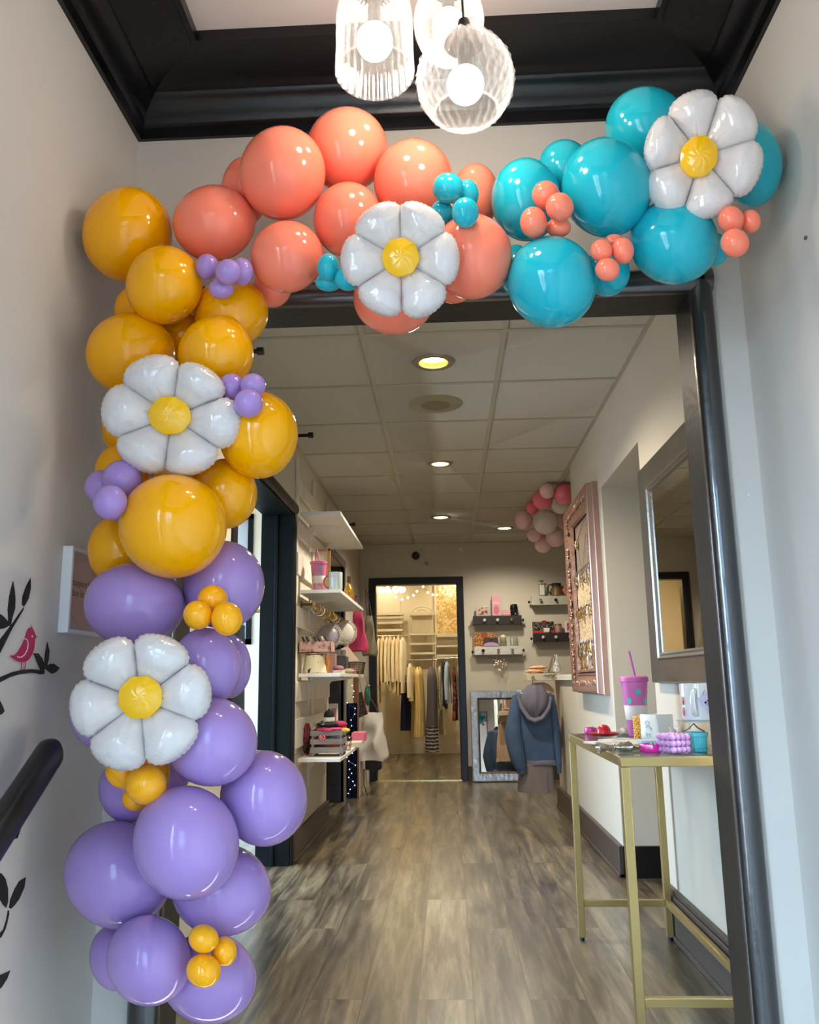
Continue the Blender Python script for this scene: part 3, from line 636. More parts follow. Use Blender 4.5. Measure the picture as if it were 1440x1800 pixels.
b = thing('bird_decal', 'magenta bird decal perched on the black branch on the left wall', 'decal', onX(40, 1172, XL+.002))
dprism(MB(), sc([(322, 618), (338, 628), (352, 655), (364, 690), (381, 718), (364, 736), (358, 775), (356, 825), (338, 890), (303, 948), (275, 972), (240, 983), (190, 976), (140, 950), (103, 914), (150, 910), (190, 868), (230, 800), (258, 735), (272, 680), (288, 640), (303, 623)], 6, 0, 1000), .002).build('body', PINKV, b)
def stroke(pts, w, s, ox, oy, x): return MB().tube([onX(ox+a/s, oy+c/s, x) for a, c in pts], w, 6)
stroke([(260, 735), (285, 748), (297, 790), (288, 850), (260, 905), (230, 930), (200, 935), (180, 922)], .0012, 6, 0, 1000, XL+.0024).build('wing_line', WV, b)
MB().sph(onX(338/6, 1000+712/6, XL+.002), .0022, 10).build('eye', WV, b)
stroke([(330, 618), (328, 590)], .0006, 6, 0, 1000, XL+.0012).build('crest', PINKV, b)
stroke([(332, 618), (348, 610)], .0006, 6, 0, 1000, XL+.0012).build('crest', PINKV, b)
for p in ([(230, 980), (230, 1040), (215, 1068)], [(266, 978), (268, 1035), (252, 1065)]): stroke(p, .0009, 6, 0, 1000, XL+.0016).build('leg', PINKV, b)
# framed sign
s0 = onX(118, 962, XL+.022); zb, zt = 1.132, 1.330; y0, y1_ = 1.800, 1.995
t = thing('framed_sign', 'white framed sign reading support local, buy local, beside the lavender balloons', 'sign', (XL, (y0+y1_)/2, zb))
mb = MB(); fx = XL+.024; w = .009
mb.box(XL, fx, y0, y0+w, zb, zt).box(XL, fx, y1_-w, y1_, zb, zt).box(XL, fx, y0+w, y1_-w, zb, zb+w).box(XL, fx, y0+w, y1_-w, zt-w, zt)
mb.build('frame', mat('sign_white_frame', (235, 235, 232), .4, var=.02), t, .001)
pr = MB().box(XL, fx-.010, y0+w, y1_-w, zb+w, zt-w).build('print', mat('sign_paper', (226, 208, 204), .6, var=.02), t)
cy_, cz_ = (y0+y1_)/2, (zb+zt)/2
MB().prism([(fx-.0098, cy_+.082*cos(2*pi*i/48), cz_+.084*sin(2*pi*i/48)) for i in range(48)], (1, 0, 0), .0004).build('oval', mat('sign_blush', (236, 196, 178), .6, var=.03), pr)
mb = MB()
for i, s_ in enumerate(('support local,', 'buy local')): add_text(mb, s_, .0235, (fx-.0092, cy_-.068, cz_+.012-.024*i), (0, 1, 0), (0, 0, 1))
mb.build('lettering', INK, pr, label='black words support local, buy local', flat=True)
MB().box(fx-.004, fx-.003, y0+w, y1_-w, zb+w, zt-w).build('pane', clear('picture_glass', (250, 250, 250), .97, .03), t)
# handrail
HX = XL+.075
A = onX(96, 1312, HX); B = onX(-12, 1478, HX); d = (B-A).normalized(); B2 = A+d*1.15
t = thing('handrail', 'black sloping handrail on the left wall below the bird decal', 'handrail', (HX, B2.y, B2.z))
up = V((1, 0, 0)).cross(d).normalized(); pr = []
for i in range(20):
    a = 2*pi*i/20; pr.append((.024*math.copysign(abs(cos(a))**.7, cos(a)), .031*math.copysign(abs(sin(a))**.7, sin(a))))
mb = MB(); vs = []; ks = [(0, .55), (.006, .8), (.016, .96), (.03, 1), (1.15, 1)]
for l, s_ in ks: vs += [A+d*l+V((1, 0, 0))*(x*s_)+up*(y*s_) for x, y in pr]
mb.add(vs, [(i*20+j, i*20+(j+1) % 20, (i+1)*20+(j+1) % 20, (i+1)*20+j) for i in range(4) for j in range(20)]+[tuple(range(20)), tuple(range(80, 100))])
mb.build('rail', mat('black_rail_paint', (20, 24, 26), .38, var=.1, bump=.05), t)
for l in (.16, .95):
    p = A+d*l
    MB().tube([p-up*.028*(1 if up.z > 0 else -1), p-V((0, 0, .055)), V((XL+.02, p.y, p.z-.07)), V((XL, p.y, p.z-.07))], .008, 8).cyl((XL, p.y, p.z-.07), (XL+.006, p.y, p.z-.07), .026).build('bracket', BLACK, t)
# anchor screws in the right wall
for (x, y, lab) in ((1418, 418, 'small dark wall anchor on the right wall beside the teal balloons'), (1315, 871, 'small pale wall hook on the strip right of the door casing')):
    p = onX(x, y, XR) if x > 1400 else at(x, y, YW)
    ax = V((-1, 0, 0)) if x > 1400 else V((0, -1, 0))
    MB().cyl(p, p+ax*.004, .0045, n=12).build('wall_anchor', mat('anchor_grey', (80, 76, 72), .5) if x > 1400 else WHITE, label=lab, cat='screw')
# ------------------------------------------------------------------ corridor ceiling fittings
RIM = mat('downlight_rim', (150, 142, 126), .35, .6)
for px, py, r, col, lab, es in ((762, 637, .098, (255, 214, 150), 'recessed ceiling light nearest the doorway, amber lit', 9), (774, 815, .085, (255, 232, 190), 'recessed ceiling light, second from the doorway, beyond the round speaker', 14), (775, 909, .095, (255, 250, 238), 'recessed ceiling light, third in the row, near the far wall', 20), (887, 928, .095, (255, 250, 238), 'recessed ceiling light beside the pink balloon cluster', 20)):
    c = onZ(px, py, CZ); t = thing('recessed_light', lab, 'light', c, 'recessed lights in the tiled ceiling')
    MB().lathe([(r*.70, .006), (r*.70, -.004), (r*.78, -.008), (r*.96, -.006), (r, 0), (r, .006)], 40, c, caps=False).build('rim', RIM, t)
    # shallow reflector cone with the lamp disc at its top
    MB().lathe([(r*.74, .0), (r*.70, .018), (r*.56, .046)], 36, c+V((0, 0, -.002)), caps=False).build('reflector', mat('amber_reflector', (250, 205, 130), .3, .4) if es < 10 else mat('pale_reflector', (250, 240, 215), .3, .4), t)
    MB().cyl(c+V((0, 0, .022)), c+V((0, 0, .030)), r*.60, n=32).build('lamp', glow('downlight_glow_%d' % es, col, es), t, label='glowing lamp disc')
    L = bpy.data.lights.new('downlight', 'SPOT'); L.energy = DOWN_W*{9: 1.25, 14: 1.2}.get(es, .58); L.spot_size = R_(150); L.spot_blend = .7; L.shadow_soft_size = r*.6; L.color = (1, .86, .66) if es < 10 else (1, .9, .74)
    o = bpy.data.objects.new('downlight', L); COL.objects.link(o); o.location = c-V((0, 0, .012))
MOS = None
c = onZ(766, 710, CZ); t = thing('ceiling_speaker', 'round beige ceiling speaker between the first two recessed lights', 'speaker', c)
MB().lathe([(.055, -.012), (.075, -.010), (.118, -.008), (.142, -.004), (.146, 0), (.146, .004)], 48, c).build('ring', mat('speaker_beige', (150, 138, 106), .6, var=.03), t)
MB().lathe([(.004, -.0135), (.055, -.0135), (.078, -.011)], 40, c).build('grille', mat('speaker_grille', (122, 112, 84), .7, bump=.4, bscale=400), t)
for px, py, Y, lab in ((464, 617, 3.217, 'black wall peg near the ceiling beside the upper yellow balloons'), (551, 765, 4.43, 'black wall peg sticking out right of the biggest yellow bulge'), (625, 922, 7.13, 'black wall peg just beyond the top white shelf')):
    e = at(px, py, Y); t = thing('wall_peg', lab, 'peg', (CL, e.y, e.z), 'black pegs along the left wall')
    MB().cyl((CL, e.y, e.z), (e.x-.025, e.y, e.z), .010).cyl((CL, e.y, e.z), (CL+.006, e.y, e.z), .03).build('rod', BLKB, t)
    MB().cyl((e.x-.03, e.y, e.z), (e.x, e.y, e.z), .017, n=16).build('knob', BLACK, t, .003)
# small fittings on the far wall
for px, py, r, dpt, lab, m in ((731, 977, .045, .07, 'small black round camera on the far wall above the doorway', BLACK), (750, 990, .02, .02, 'tiny grey button sensor on the far wall right of the black camera', RIM), (809, 965, .022, .015, 'tiny pale sensor high on the far wall near the ceiling', WHITE)):
    c = at(px, py, YF); MB().lathe([(.001, dpt), (r*.5, dpt*.95), (r*.9, dpt*.6), (r, 0)], 20, c, M=Matrix.Rotation(pi/2, 4, 'X')).build('wall_sensor', m, label=lab, cat='sensor')

# ------------------------------------------------------------------ white shelves on the boarded wall
SHW = mat('white_shelf', (226, 222, 212), .45, var=.03, scale=5)
SX0, SX1, SY0, SY1 = CL+.024, -.643, 4.93, 6.30
def shelf(z, lab, gap=0):
    t = thing('wall_shelf', lab, 'shelf', ((SX0+SX1)/2, (SY0+SY1)/2, z-.022), 'white shelves on the left wall')
    MB().box(SX0, SX1, SY0, SY1, z-.022, z).build('board', SHW, t, .002)
    for y in (5.28, 5.98):
        mb = MB().box(SX0, SX0+.008, y-.012, y+.012, z-.20, z-.022).box(SX0, SX1-.05, y-.012, y+.012, z-.03, z-.022)
        mb.prism([(SX0+.008, y-.004, z-.06), (SX0+.03, y-.004, z-.03), (SX1-.06, y-.004, z-.03), (SX1-.06, y-.004, z-.034), (SX0+.05, y-.004, z-.05), (SX0+.008, y-.004, z-.11)], (0, 1, 0), .008)
        mb.build('bracket', SHW, t)
    return z
Z1 = shelf(2.06, 'topmost empty white shelf on the left wall'); Z2 = shelf(1.571, 'white shelf holding the pink tumbler, above the gold bangle bar')
Z3 = shelf(1.066, 'white shelf at eye level holding the patterned pot'); Z4 = shelf(.572, 'lowest white shelf holding the grey wooden crate')
PINK = mat('hot_pink_plastic', (222, 108, 170), .35, var=.02); TEALD = mat('teal_dot', (70, 190, 180), .3)
def tumbler(lab, c, s, dots_at, mP):
    t = thing('tumbler', lab, 'cup', c)
    MB().lathe([(.031*s, 0), (.033*s, .004*s), (.050*s, .175*s)], 32, c).build('cup', mP, t)
    MB().lathe([(.0385*s, .052*s), (.0395*s, .054*s), (.0435*s, .096*s), (.0425*s, .098*s)], 32, c).build('sleeve', WHITE, t, label='white paper sleeve')
    MB().lathe([(.050*s, .173*s), (.054*s, .175*s), (.054*s, .188*s), (.047*s, .192*s), (.044*s, .188*s), (.002*s, .188*s)], 32, c).build('lid', mP, t)
    MB().cyl(c+V((.005, 0, .186*s)), c+V((-.012*s, 0, .275*s)), .0045*s, n=10).build('straw', mP, t)
    mb = MB()
    for a, h, r in dots_at:
        rad = (.031+.019*h/.175)*s+.0006; p = c+V((rad*sin(a), -rad*cos(a), h*s)); mb.cyl(p, p+V((sin(a), -cos(a), 0))*.0012, r*s, n=14)
    mb.build('dot_print', TEALD, t, label='teal dots'); return t
tumbler('pink tumbler with straw on the left white shelf', V((at(560, 1031, 5.08).x, 5.08, Z2)), 1.02, [(-.1, .15, .008), (.5, .15, .009), (-.3, .115, .008), (.3, .11, .009), (0, .03, .008), (.5, .025, .008)], mat('dusky_pink_plastic', (214, 110, 158), .4, var=.03))
# leaning wooden frame behind the tumbler
y = 5.55; p0, p1 = at(550, 1030, y), at(581, 964, y)
t = thing('picture_frame', 'tan wooden frame leaning behind the pink tumbler on the left shelf', 'frame', (p0.x+.06, y, Z2)); WD = mat('tan_wood', (150, 104, 58), .5, var=.25, scale=14, stretch=(1, 1, 6))
mb = MB(); x0, x1, zt = p0.x, p1.x, p1.z
mb.box(x0, x0+.018, y, y+.014, Z2, zt).box(x1-.018, x1, y, y+.014, Z2, zt).box(x0, x1, y, y+.014, zt-.018, zt).box(x0, x1, y, y+.014, Z2, Z2+.018); mb.build('frame', WD, t, .002)
MB().box(x0+.01, x1-.01, y+.006, y+.012, Z2+.01, zt-.01).build('picture', mat('frame_picture', (206, 196, 178), .6, var=.1), t)
# white iridescent mug
def mug(name, lab, c, r, h, m, hang, hm=None, taper=1.0, hs=1, cat='mug', thick=None):
    t = thing(name, lab, cat, c)
    MB().lathe([(r*.90*taper, 0), (r*.98*taper, .004), (r*taper, .01), (r, h-.003), (r*.985, h), (r*.93, h-.002), (r*.92, .012), (.001, .010)], 36, c).build('body', m, t)
    d = V((sin(hang), -cos(hang), 0)); pts = [c+d*(r*.96)+V((0, 0, h*.82))]+[c+d*(r+h*.30*hs*sin(a))+V((0, 0, h*(.5+.33*cos(a)))) for a in [pi*i/8 for i in range(1, 8)]]+[c+d*(r*.96)+V((0, 0, h*.17))]
    MB().tube(pts, thick or h*.055, 10, flat=.5 if thick else 1).build('handle', hm or m, t); return t
mug('mug', 'pearly pale mug right of the pink tumbler on the left shelf', V((at(590, 1031, 5.0).x, 5.0, Z2)), .043, .112, mat('pearl_mug', (202, 214, 210), .18, var=.12, scale=30, stretch=(1, 1, .05), coat=.5), -pi/2-.2, mat('rust_handle', (170, 110, 84), .4))
def bottle(lab, c, prof, m, capm=None, capz=None, capr=None, caph=.03):
    t = thing('bottle', lab, 'bottle', c); MB().lathe(prof, 24, c).build('body', m, t)
    if capm: MB().lathe([(capr, capz), (capr*1.05, capz+.002), (capr*1.05, capz+caph), (.001, capz+caph+.002)], 18, c).build('cap', capm, t)
    return t
GOLD = mat('gold_metal', (206, 168, 84), .25, 1, var=.08); GOLDD = mat('antique_gold', (180, 150, 80), .35, .9, var=.15, scale=30)
bottle('gold glass bottle with dark neck at the edge of the left shelf', V((-.672, 5.6, Z2)), [(.028, 0), (.033, .006), (.034, .05), (.030, .078), (.016, .10), (.012, .115), (.012, .15), (.001, .151)], mat('gold_glass', (204, 158, 62), .18, .75, var=.15, scale=18), mat('dark_amber', (70, 44, 24), .3), .118, .0135, .045)
bottle('small crimson bottle behind the gold bottle on the left shelf', V((-.69, 5.95, Z2)), [(.016, 0), (.020, .005), (.018, .06), (.009, .085), (.007, .11), (.001, .111)], mat('crimson_glass', (150, 26, 62), .3, var=.1))
# bangle bar under the second shelf
bx, bz = -.812, 1.487
t = thing('bangle_bar', 'brass bar under the second white shelf, strung with gold bangles', 'rod', (bx, 5.55, bz))
MB().cyl((bx, 4.97, bz), (bx, 6.18, bz), .011, n=14).build('rod', GOLDD, t)
for y in (4.99, 6.16): MB().cyl((SX0, y, bz), (bx, y, bz), .008).cyl((SX0, y, bz), (SX0+.006, y, bz), .02).build('bracket', mat('dark_brass', (96, 74, 44), .4, .8), t)
src = None
for i in range(26):
    y = 5.06+i*.042; r = .026+.010*RND.random()
    o = MB().ring((bx, y, bz-r+.012), r, .0032, (RND.uniform(-.15, .15), 1, RND.uniform(-.15, .15)), 24, 6).build('bangle', GOLD if i % 3 else mat('silver_metal', (215, 212, 205), .2, 1), label='thin metal bangle threaded on the brass bar under the shelf', cat='bangle', group='bangles on the brass bar')
for (px, py, Y, r, lab, m) in ((606, 1112, 5.95, .078, 'round white beaded bag with sparkling rim, hanging from the brass bar', mat('cream_satin', (214, 202, 190), .4, var=.06)), (577, 1118, 5.5, .080, 'round lilac-grey sequin bag hanging behind the white beaded one', mat('lilac_sequins', (176, 166, 170), .3, .3, var=.3, scale=160))):
    c = at(px, py, Y); c.x = max(c.x, -.80); t = thing('beaded_bag', lab, 'bag', c-V((0, 0, r)))
    MB().sph(c, r, 28, sc=(1, .32, 1)).build('pouch', m, t)
    mb = MB()
    for i in range(44):
        a = 2*pi*i/44
        for j, q in enumerate((1.0, 1.12)): mb.sph(c+V((r*q*cos(a+j*.07), -.01+.012*j, r*q*sin(a+j*.07))), .0055, 6)
    mb.build('bead_fringe', mat('crystal_bead', (232, 226, 214), .1, .35), t)
    MB().tube([c+V((-.01, 0, r)), V((c.x*.5+bx*.5, Y, (c.z+r+bz)/2)), V((bx, Y, bz+.012))], .002, 6).build('strap', GOLDD, t)
# shelf 3
y = 5.06; a, b = at(528, 1145, y), at(584, 1127, y)
c = V(((a.x+b.x)/2-.01, y+.06, Z3))
t = thing('pot', 'cream tapered pot with black blossom pattern on the eye-level shelf', 'pot', V((at(553, 1181, 5.06).x, 5.06, Z3)), )
pc = V((at(553, 1181, 5.06).x, 5.06, Z3))
MB().lathe([(.070, 0), (.076, .004), (.074, .012), (.056, .118), (.054, .124), (.050, .122), (.001, .10)], 36, pc).build('body', dots('blossom_pot', (222, 212, 176), (34, 26, 24), 26, .36, .5, 'noise', .02), t)
MB().ring(pc+V((0, 0, .115)), .0575, .003, n=36).build('rim_band', mat('rust_brown', (104, 62, 40), .6), t)
zb_ = Z3+.126
t = thing('tray', 'pink floral tray of cards resting on the patterned pot', 'tray', V((a.x+.10, y, zb_)))
x0, x1 = a.x, b.x; yb0, yb1 = y-.06, y+.12; FLOR = dots('floral_print', (206, 168, 156), (150, 88, 82), 38, .38, .6, 'noise', .12)
mb = MB().box(x0, x1, yb0, yb0+.006, zb_, zb_+.066).box(x0, x1, yb1-.006, yb1, zb_, zb_+.066).box(x0, x0+.006, yb0, yb1, zb_, zb_+.066).box(x1-.006, x1, yb0, yb1, zb_, zb_+.066).box(x0, x1, yb0, yb1, zb_, zb_+.005)
mb.build('tray_body', FLOR, t, .001)
for i in range(7):
    xx = x0+.03+i*.024; m = (mat('forest_card', (38, 58, 52), .6), mat('black_card', (26, 20, 20), .6), mat('cream_card', (210, 200, 178), .6))[(0, 0, 2, 1, 1, 2, 1)[i]]
    MB().obox((xx, y-.01, zb_+.060), (.005, .055, .085), Matrix.Rotation(-.38, 3, 'Y')).build('card', m, label=('dark green card', 'second dark green card', 'cream card', 'black card', 'second black card', 'second cream card', 'last black card')[i]+' leaning in the pink floral tray', cat='card', group='cards in the floral tray')
def simple(name, lab, cat, mb, m, bevel=.002, **k): return mb.build(name, m, None, bevel, label=lab, cat=cat, **k)
def shelfbox(name, lab, cat, px0, px1, ptop, Y, z, dy, m, rz=0, bevel=.002):
    A_, B_ = at(px0, 1200, Y), at(px1, 1200, Y); zt = at((px0+px1)/2, ptop, Y).z
    return simple(name, lab, cat, MB().obox(((A_.x+B_.x)/2, Y+dy/2, (z+max(zt, z+.01))/2), (B_.x-A_.x, dy, max(zt-z, .01)), Matrix.Rotation(rz, 3, 'Z') if rz else None), m, bevel)
bottle('amber bulb vase right of the patterned pot', V((at(574, 1180, 5.3).x, 5.3, Z3)), [(.010, 0), (.013, .004), (.020, .05), (.022, .075), (.012, .1), (.009, .108), (.001, .108)], mat('amber_glass', (208, 136, 48), .2, .2, var=.1))
shelfbox('gift_box', 'dusty pink upright gift box behind the patterned pot', 'box', 577, 590, 1149, 5.42, Z3, .05, mat('dusty_pink', (176, 136, 128), .6, var=.1))
shelfbox('gift_box', 'flat white box lying at the back of the eye-level shelf', 'box', 585, 602, 1178, 5.35, Z3, .14, WHITE)
c = V((at(593, 1172, 5.36).x, 5.36, Z3+.018)); MB().sph(c+V((0, .06, .018)), .038, 20, sc=(1, 1.5, .5)).build('pouch', mat('mauve_cloth', (150, 92, 110), .7, var=.2, scale=20), label='mauve rolled pouch on the flat white box', cat='pouch')
shelfbox('basket', 'dark grey felt basket at the middle of the eye-level shelf', 'basket', 588, 609, 1154, 5.75, Z3, .12, mat('charcoal_felt', (58, 58, 56), .9, var=.15, scale=60, bump=.3))
shelfbox('book', 'grey patterned book lying on the charcoal basket', 'book', 584, 605, 1142, 5.78, at(600, 1153, 5.75).z, .10, dots('grey_print', (120, 112, 104), (78, 70, 66), 60, .4, .6, 'noise', .1))
p = [at(x, y_, 5.95) for x, y_ in ((596, 1143), (610, 1134), (632, 1162), (611, 1162), (608, 1150))]
simple('greeting_card', 'blush greeting card standing tilted in the wire basket', 'card', MB().prism(p, (0, 1, 0), .003), mat('blush_card', (222, 190, 172), .6, var=.04), 0)
Y = 6.0; A_, B_ = at(611, 1182, Y), at(640, 1163, Y); t = thing('wire_basket', 'brown wire basket at the far end of the eye-level shelf', 'basket', V((A_.x+.06, Y, Z3)))
mb = MB(); wr = .0016; x0, x1, zz0, zz1 = A_.x+.008, B_.x, Z3+.002, Z3+.085
def inset(z): q = .012*(1-(z-zz0)/(zz1-zz0)); return q
for i in range(6):
    z = zz0+(zz1-zz0)*i/5; q = inset(z); mb.tube([(x0+q, Y-.06+q, z), (x1-q, Y-.06+q, z), (x1-q, Y+.10-q, z), (x0+q, Y+.10-q, z)], wr*(1.8 if i == 5 else 1), 5, True)
for i in range(11):
    u = i/10
    for yy, s_ in ((Y-.06, 1), (Y+.10, -1)): mb.tube([(x0+.012+(x1-x0-.024)*u, yy+.012*s_, zz0), (x0+(x1-x0)*u, yy, zz1)], wr, 5)
    for xx, s_ in ((x0, 1), (x1, -1)): mb.tube([(xx+.012*s_, Y-.06+.012+.136*u, zz0), (xx, Y-.06+.16*u, zz1)], wr, 5)
mb.build('wires', mat('brown_wire', (84, 66, 50), .4, .6), t); MB().box(x0+.014, x0+.05, Y-.03, Y+.06, zz0, zz0+.06).build('packet', mat('pink_packet', (208, 150, 150), .5), label='pink packet inside the brown wire basket', cat='packet')
c = V((at(609, 1178, 5.62).x+.012, 5.62, Z3)); mb = MB().sph(c+V((0, 0, .018)), .045, 20, sc=(1, .9, .42)); mb.build('pouch', mat('khaki_cloth', (168, 150, 118), .7, var=.15, scale=40), label='khaki folded pouch in front of the wire basket', cat='pouch')
# shelf 4: crate
Y = 5.04; A_, B_ = at(545, 1328, Y), at(603, 1284, Y); x0, x1 = A_.x, B_.x; cz0, cz1 = Z4, B_.z; dp = .20
t = thing('crate', 'grey slatted wooden crate with a round red badge on the lowest shelf', 'crate', V(((x0+x1)/2, Y+dp/2, Z4))); GW = mat('grey_wood', (132, 128, 124), .7, var=.16, scale=16, stretch=(1, 6, 6), bump=.15, bscale=40)
hh = cz1-cz0
for i, (q0, q1) in enumerate(((.14, .36), (.47, .68), (.80, 1.0))):
    za, zb = cz0+hh*q0, cz0+hh*q1
    MB().box(x0, x1, Y, Y+.007, za, zb).build('slat', GW, t, .0012); MB().box(x0, x1, Y+dp-.007, Y+dp, za, zb).build('slat', GW, t, .0012)
    MB().box(x0, x0+.007, Y+.007, Y+dp-.007, za, zb).build('slat', GW, t, .0012); MB().box(x1-.007, x1, Y+.007, Y+dp-.007, za, zb).build('slat', GW, t, .0012)
for xx in (x0+.007, x1-.021):
    for yy in (Y+.007, Y+dp-.021): MB().box(xx, xx+.014, yy, yy+.014, cz0, cz1-.004).build('corner_post', GW, t, .001)
MB().box(x0+.01, x1-.01, Y+.01, Y+dp-.01, cz0+.02, cz0+.026).build('base', GW, t)
bc = V((x0+(x1-x0)*.37, Y-.0005, cz0+hh*.745)); bd = MB().cyl(bc, bc-V((0, .002, 0)), .023, n=28).build('badge', mat('badge_red', (172, 34, 52), .5), t, label='round red badge with a pale monogram')
mb = MB().ring(bc-V((0, .0022, 0)), .0165, .0014, (0, 1, 0), 28, 6)
for a_, b_ in (((-.008, .010), (-.006, -.010)), ((.010, .011), (-.004, 0)), ((-.004, 0), (.011, -.010)), ((-.013, -.003), (-.008, .01))): mb.tube([bc+V((a_[0], -.0024, a_[1])), bc+V((b_[0], -.0024, b_[1]))], .0014, 5)
mb.build('monogram', mat('badge_pale', (232, 196, 196), .5), bd)
def lump(name, lab, c, r, s3, m, amp=.18, fr=14, seed=0, cat='cloth', n=26):
    mb = MB(); c = V(c)
    def fn(u, v):
        a, ph = 2*pi*v, pi*min(max(u, .001), .999); d = V((sin(ph)*cos(a), sin(ph)*sin(a), cos(ph)))
        q = 1+amp*noise.noise(d*fr/6+V((seed*3.1, 0, 0)))+amp*.5*noise.noise(d*fr/2.5+V((0, seed*1.7, 0)))
        return c+V((d.x*r*s3[0]*q, d.y*r*s3[1]*q, d.z*r*s3[2]*q))
    mb.grid(fn, n, n*2, False, True); return mb.build(name, m, label=lab, cat=cat, sharp=80)
xm, ym = (x0+x1)/2, Y+dp/2
lump('folded_shirt', 'hot pink folded shirt spilling over the top of the crate', (xm+.01, ym-.02, cz1+.006), .085, (1.12, 1.1, .22), mat('hot_pink_cloth', (214, 74, 122), .8, var=.12, scale=14), seed=1, cat='shirt')
lump('sock', 'yellow-tipped sock end poking out of the crate at the right', (x1+.014, Y+.02, cz1-.0), .024, (1.1, 1, .55), mat('yellow_cloth', (224, 190, 60), .8), seed=2, cat='sock')
lump('folded_shirt', 'black and sage folded shirt on top of the hot pink one', (xm-.005, ym-.04, cz1+.034), .065, (1.25, 1, .32), dots('black_sage', (24, 22, 24), (150, 156, 128), 14, .42, .8, 'noise', .03), seed=3, cat='shirt')
lump('folded_shirt', 'crimson rolled shirt at the right on top of the crate', (x1-.03, ym-.02, cz1+.034), .036, (1.2, 1.2, .55), mat('crimson_cloth', (186, 36, 84), .8, var=.12), seed=4, cat='shirt')
c = V((xm+.008, ym-.05, cz1+.052)); t = thing('beanie', 'small black and white beanie on the very top of the crate pile', 'hat', c)
MB().lathe([(.034, 0), (.036, .006), (.034, .024), (.030, .026)], 28, c).build('cuff', WHITE, t, label='white cuff')
MB().lathe([(.031, .022), (.033, .032), (.030, .050), (.018, .064), (.001, .068)], 28, c).sph(c+V((0, 0, .070)), .007, 10).build('crown', mat('black_knit', (18, 18, 20), .9, bump=.3), t)
lump('folded_shirt', 'purple folded shirt seen between the lower slats of the crate', (xm-.03, Y+.085, cz0+.055), .055, (1, 1, .5), mat('purple_cloth', (120, 56, 84), .8, var=.12), seed=5, cat='shirt')
lump('folded_shirt', 'coral orange folded shirt seen between the lower slats of the crate', (xm+.055, Y+.075, cz0+.055), .040, (1, 1.2, .6), mat('coral_cloth', (226, 92, 74), .8, var=.12), seed=6, cat='shirt')
lump('folded_shirt', 'lilac and yellow folded shirt seen between the upper slats of the crate', (xm+.025, Y+.09, cz0+.105), .06, (1, 1, .4), dots('lilac_yellow', (158, 146, 170), (206, 180, 60), 10, .42, .8, 'noise', .03), seed=7, cat='shirt')
lump('flower_garland', 'dark red and green artificial flower bunch left of the crate', (x0-.035, Y+.10, Z4+.10), .05, (.55, .8, 1.7), dots('flower_bunch', (112, 32, 44), (44, 60, 38), 30, .42, .8, 'noise', .05), .35, 22, 8, 'flowers')
shelfbox('gift_box', 'white and pink boxed gift standing behind the crate', 'box', 578, 593, 1237, 5.5, Z4, .05, mat('white_card', (226, 218, 210), .5, var=.03))
q0, q1 = at(583, 1262, 5.498), at(591, 1245, 5.498); MB().box(q0.x, q1.x, 5.4965, 5.4985, Z4+.06, q1.z).build('box_window', mat('pink_window', (206, 124, 136), .4, var=.1), label='pink front card on the white boxed gift behind the crate', cat='card')
Y = 5.45; c = V((at(607, 1308, Y).x, Y, Z4)); t = thing('wire_basket', 'copper wire basket right of the crate on the lowest shelf', 'basket', c); mb = MB()
for i in range(4): mb.ring(c+V((0, 0, .006+.028*i)), .034+.004*i, .0016, n=24, m=5)
for i in range(10): a = 2*pi*i/10; mb.tube([c+V((.034*cos(a), .034*sin(a), .006)), c+V((.046*cos(a), .046*sin(a), .09))], .0015, 5)
mb.build('wires', mat('copper_wire', (150, 92, 66), .35, .8), t)
shelfbox('gift_box', 'flat pink box at the far end of the lowest shelf', 'box', 618, 640, 1288, 6.05, Z4+.012, .18, mat('pink_box', (222, 112, 140), .5, var=.08))
for i in range(3): shelfbox('notebook', ('bottom cream notebook', 'middle cream notebook', 'top cream notebook')[i]+' of the stack right of the copper wire basket', 'notebook', 613, 632, 1320, 5.72, Z4+.0105*i, .20, mat('cream_paper', (222, 214, 198), .6, var=.04), 0, .001)
# ------------------------------------------------------------------ bags and things beyond the second opening
def bag(lab, Y, px, ptop, pbot, wt, wb, d, m, strap, top_px, cat='bag', name='tote_bag', tilt=0, seed=1, sag=.06):
    c = at(px, pbot, Y); zt = at(px, ptop, Y).z; h = zt-c.z; t = thing(name, lab, cat, c)
    mb = MB(); rot = Matrix.Rotation(tilt, 3, 'Y')
    def fn(u, v):
        z = h*u; w = (wb*(1-u)+wt*u)/2*(1 if u > .08 else .80+2.5*u); dd = d*((1-u)**.7*.9+.10)/2
        a = 2*pi*v; x = math.copysign(abs(cos(a))**.55, cos(a))*w; y = math.copysign(abs(sin(a))**.55, sin(a))*dd
        f = noise.noise(V((x*9, z*6, seed*2.3)))*sag*min(1, 3*u*(1-u)+.2); return c+rot @ V((x+f*.3, y+f, z-(.05*h*(x/w)**2*(1-u) if w else 0)))
    mb.grid(fn, 22, 40, False, True); k = len(mb.v); mb.f.append(tuple(range(40))); mb.m.append(0)
    mb.build('body', m, t, sharp=60)
    hk = at(top_px[0], top_px[1], Y)
    for s_ in (-1, 1):
        a = c+rot @ V((s_*wt*.35, -.01, h)); b = c+rot @ V((s_*wt*.35, .01, h))
        MB().tube([a, a*.5+hk*.5+V((s_*.006, 0, 0)), hk], strap, 6).build('strap', _M['strap_leather'] if cat != 'x' else m, t)
    return t
mat('strap_leather', (70, 54, 46), .6)
bag('raspberry pink leather bag hanging at the end of the left wall', 7.45, 630, 1072, 1143, .07, .20, .16, mat('raspberry_leather', (196, 52, 98), .45, var=.12, scale=6), .005, (626, 1046))
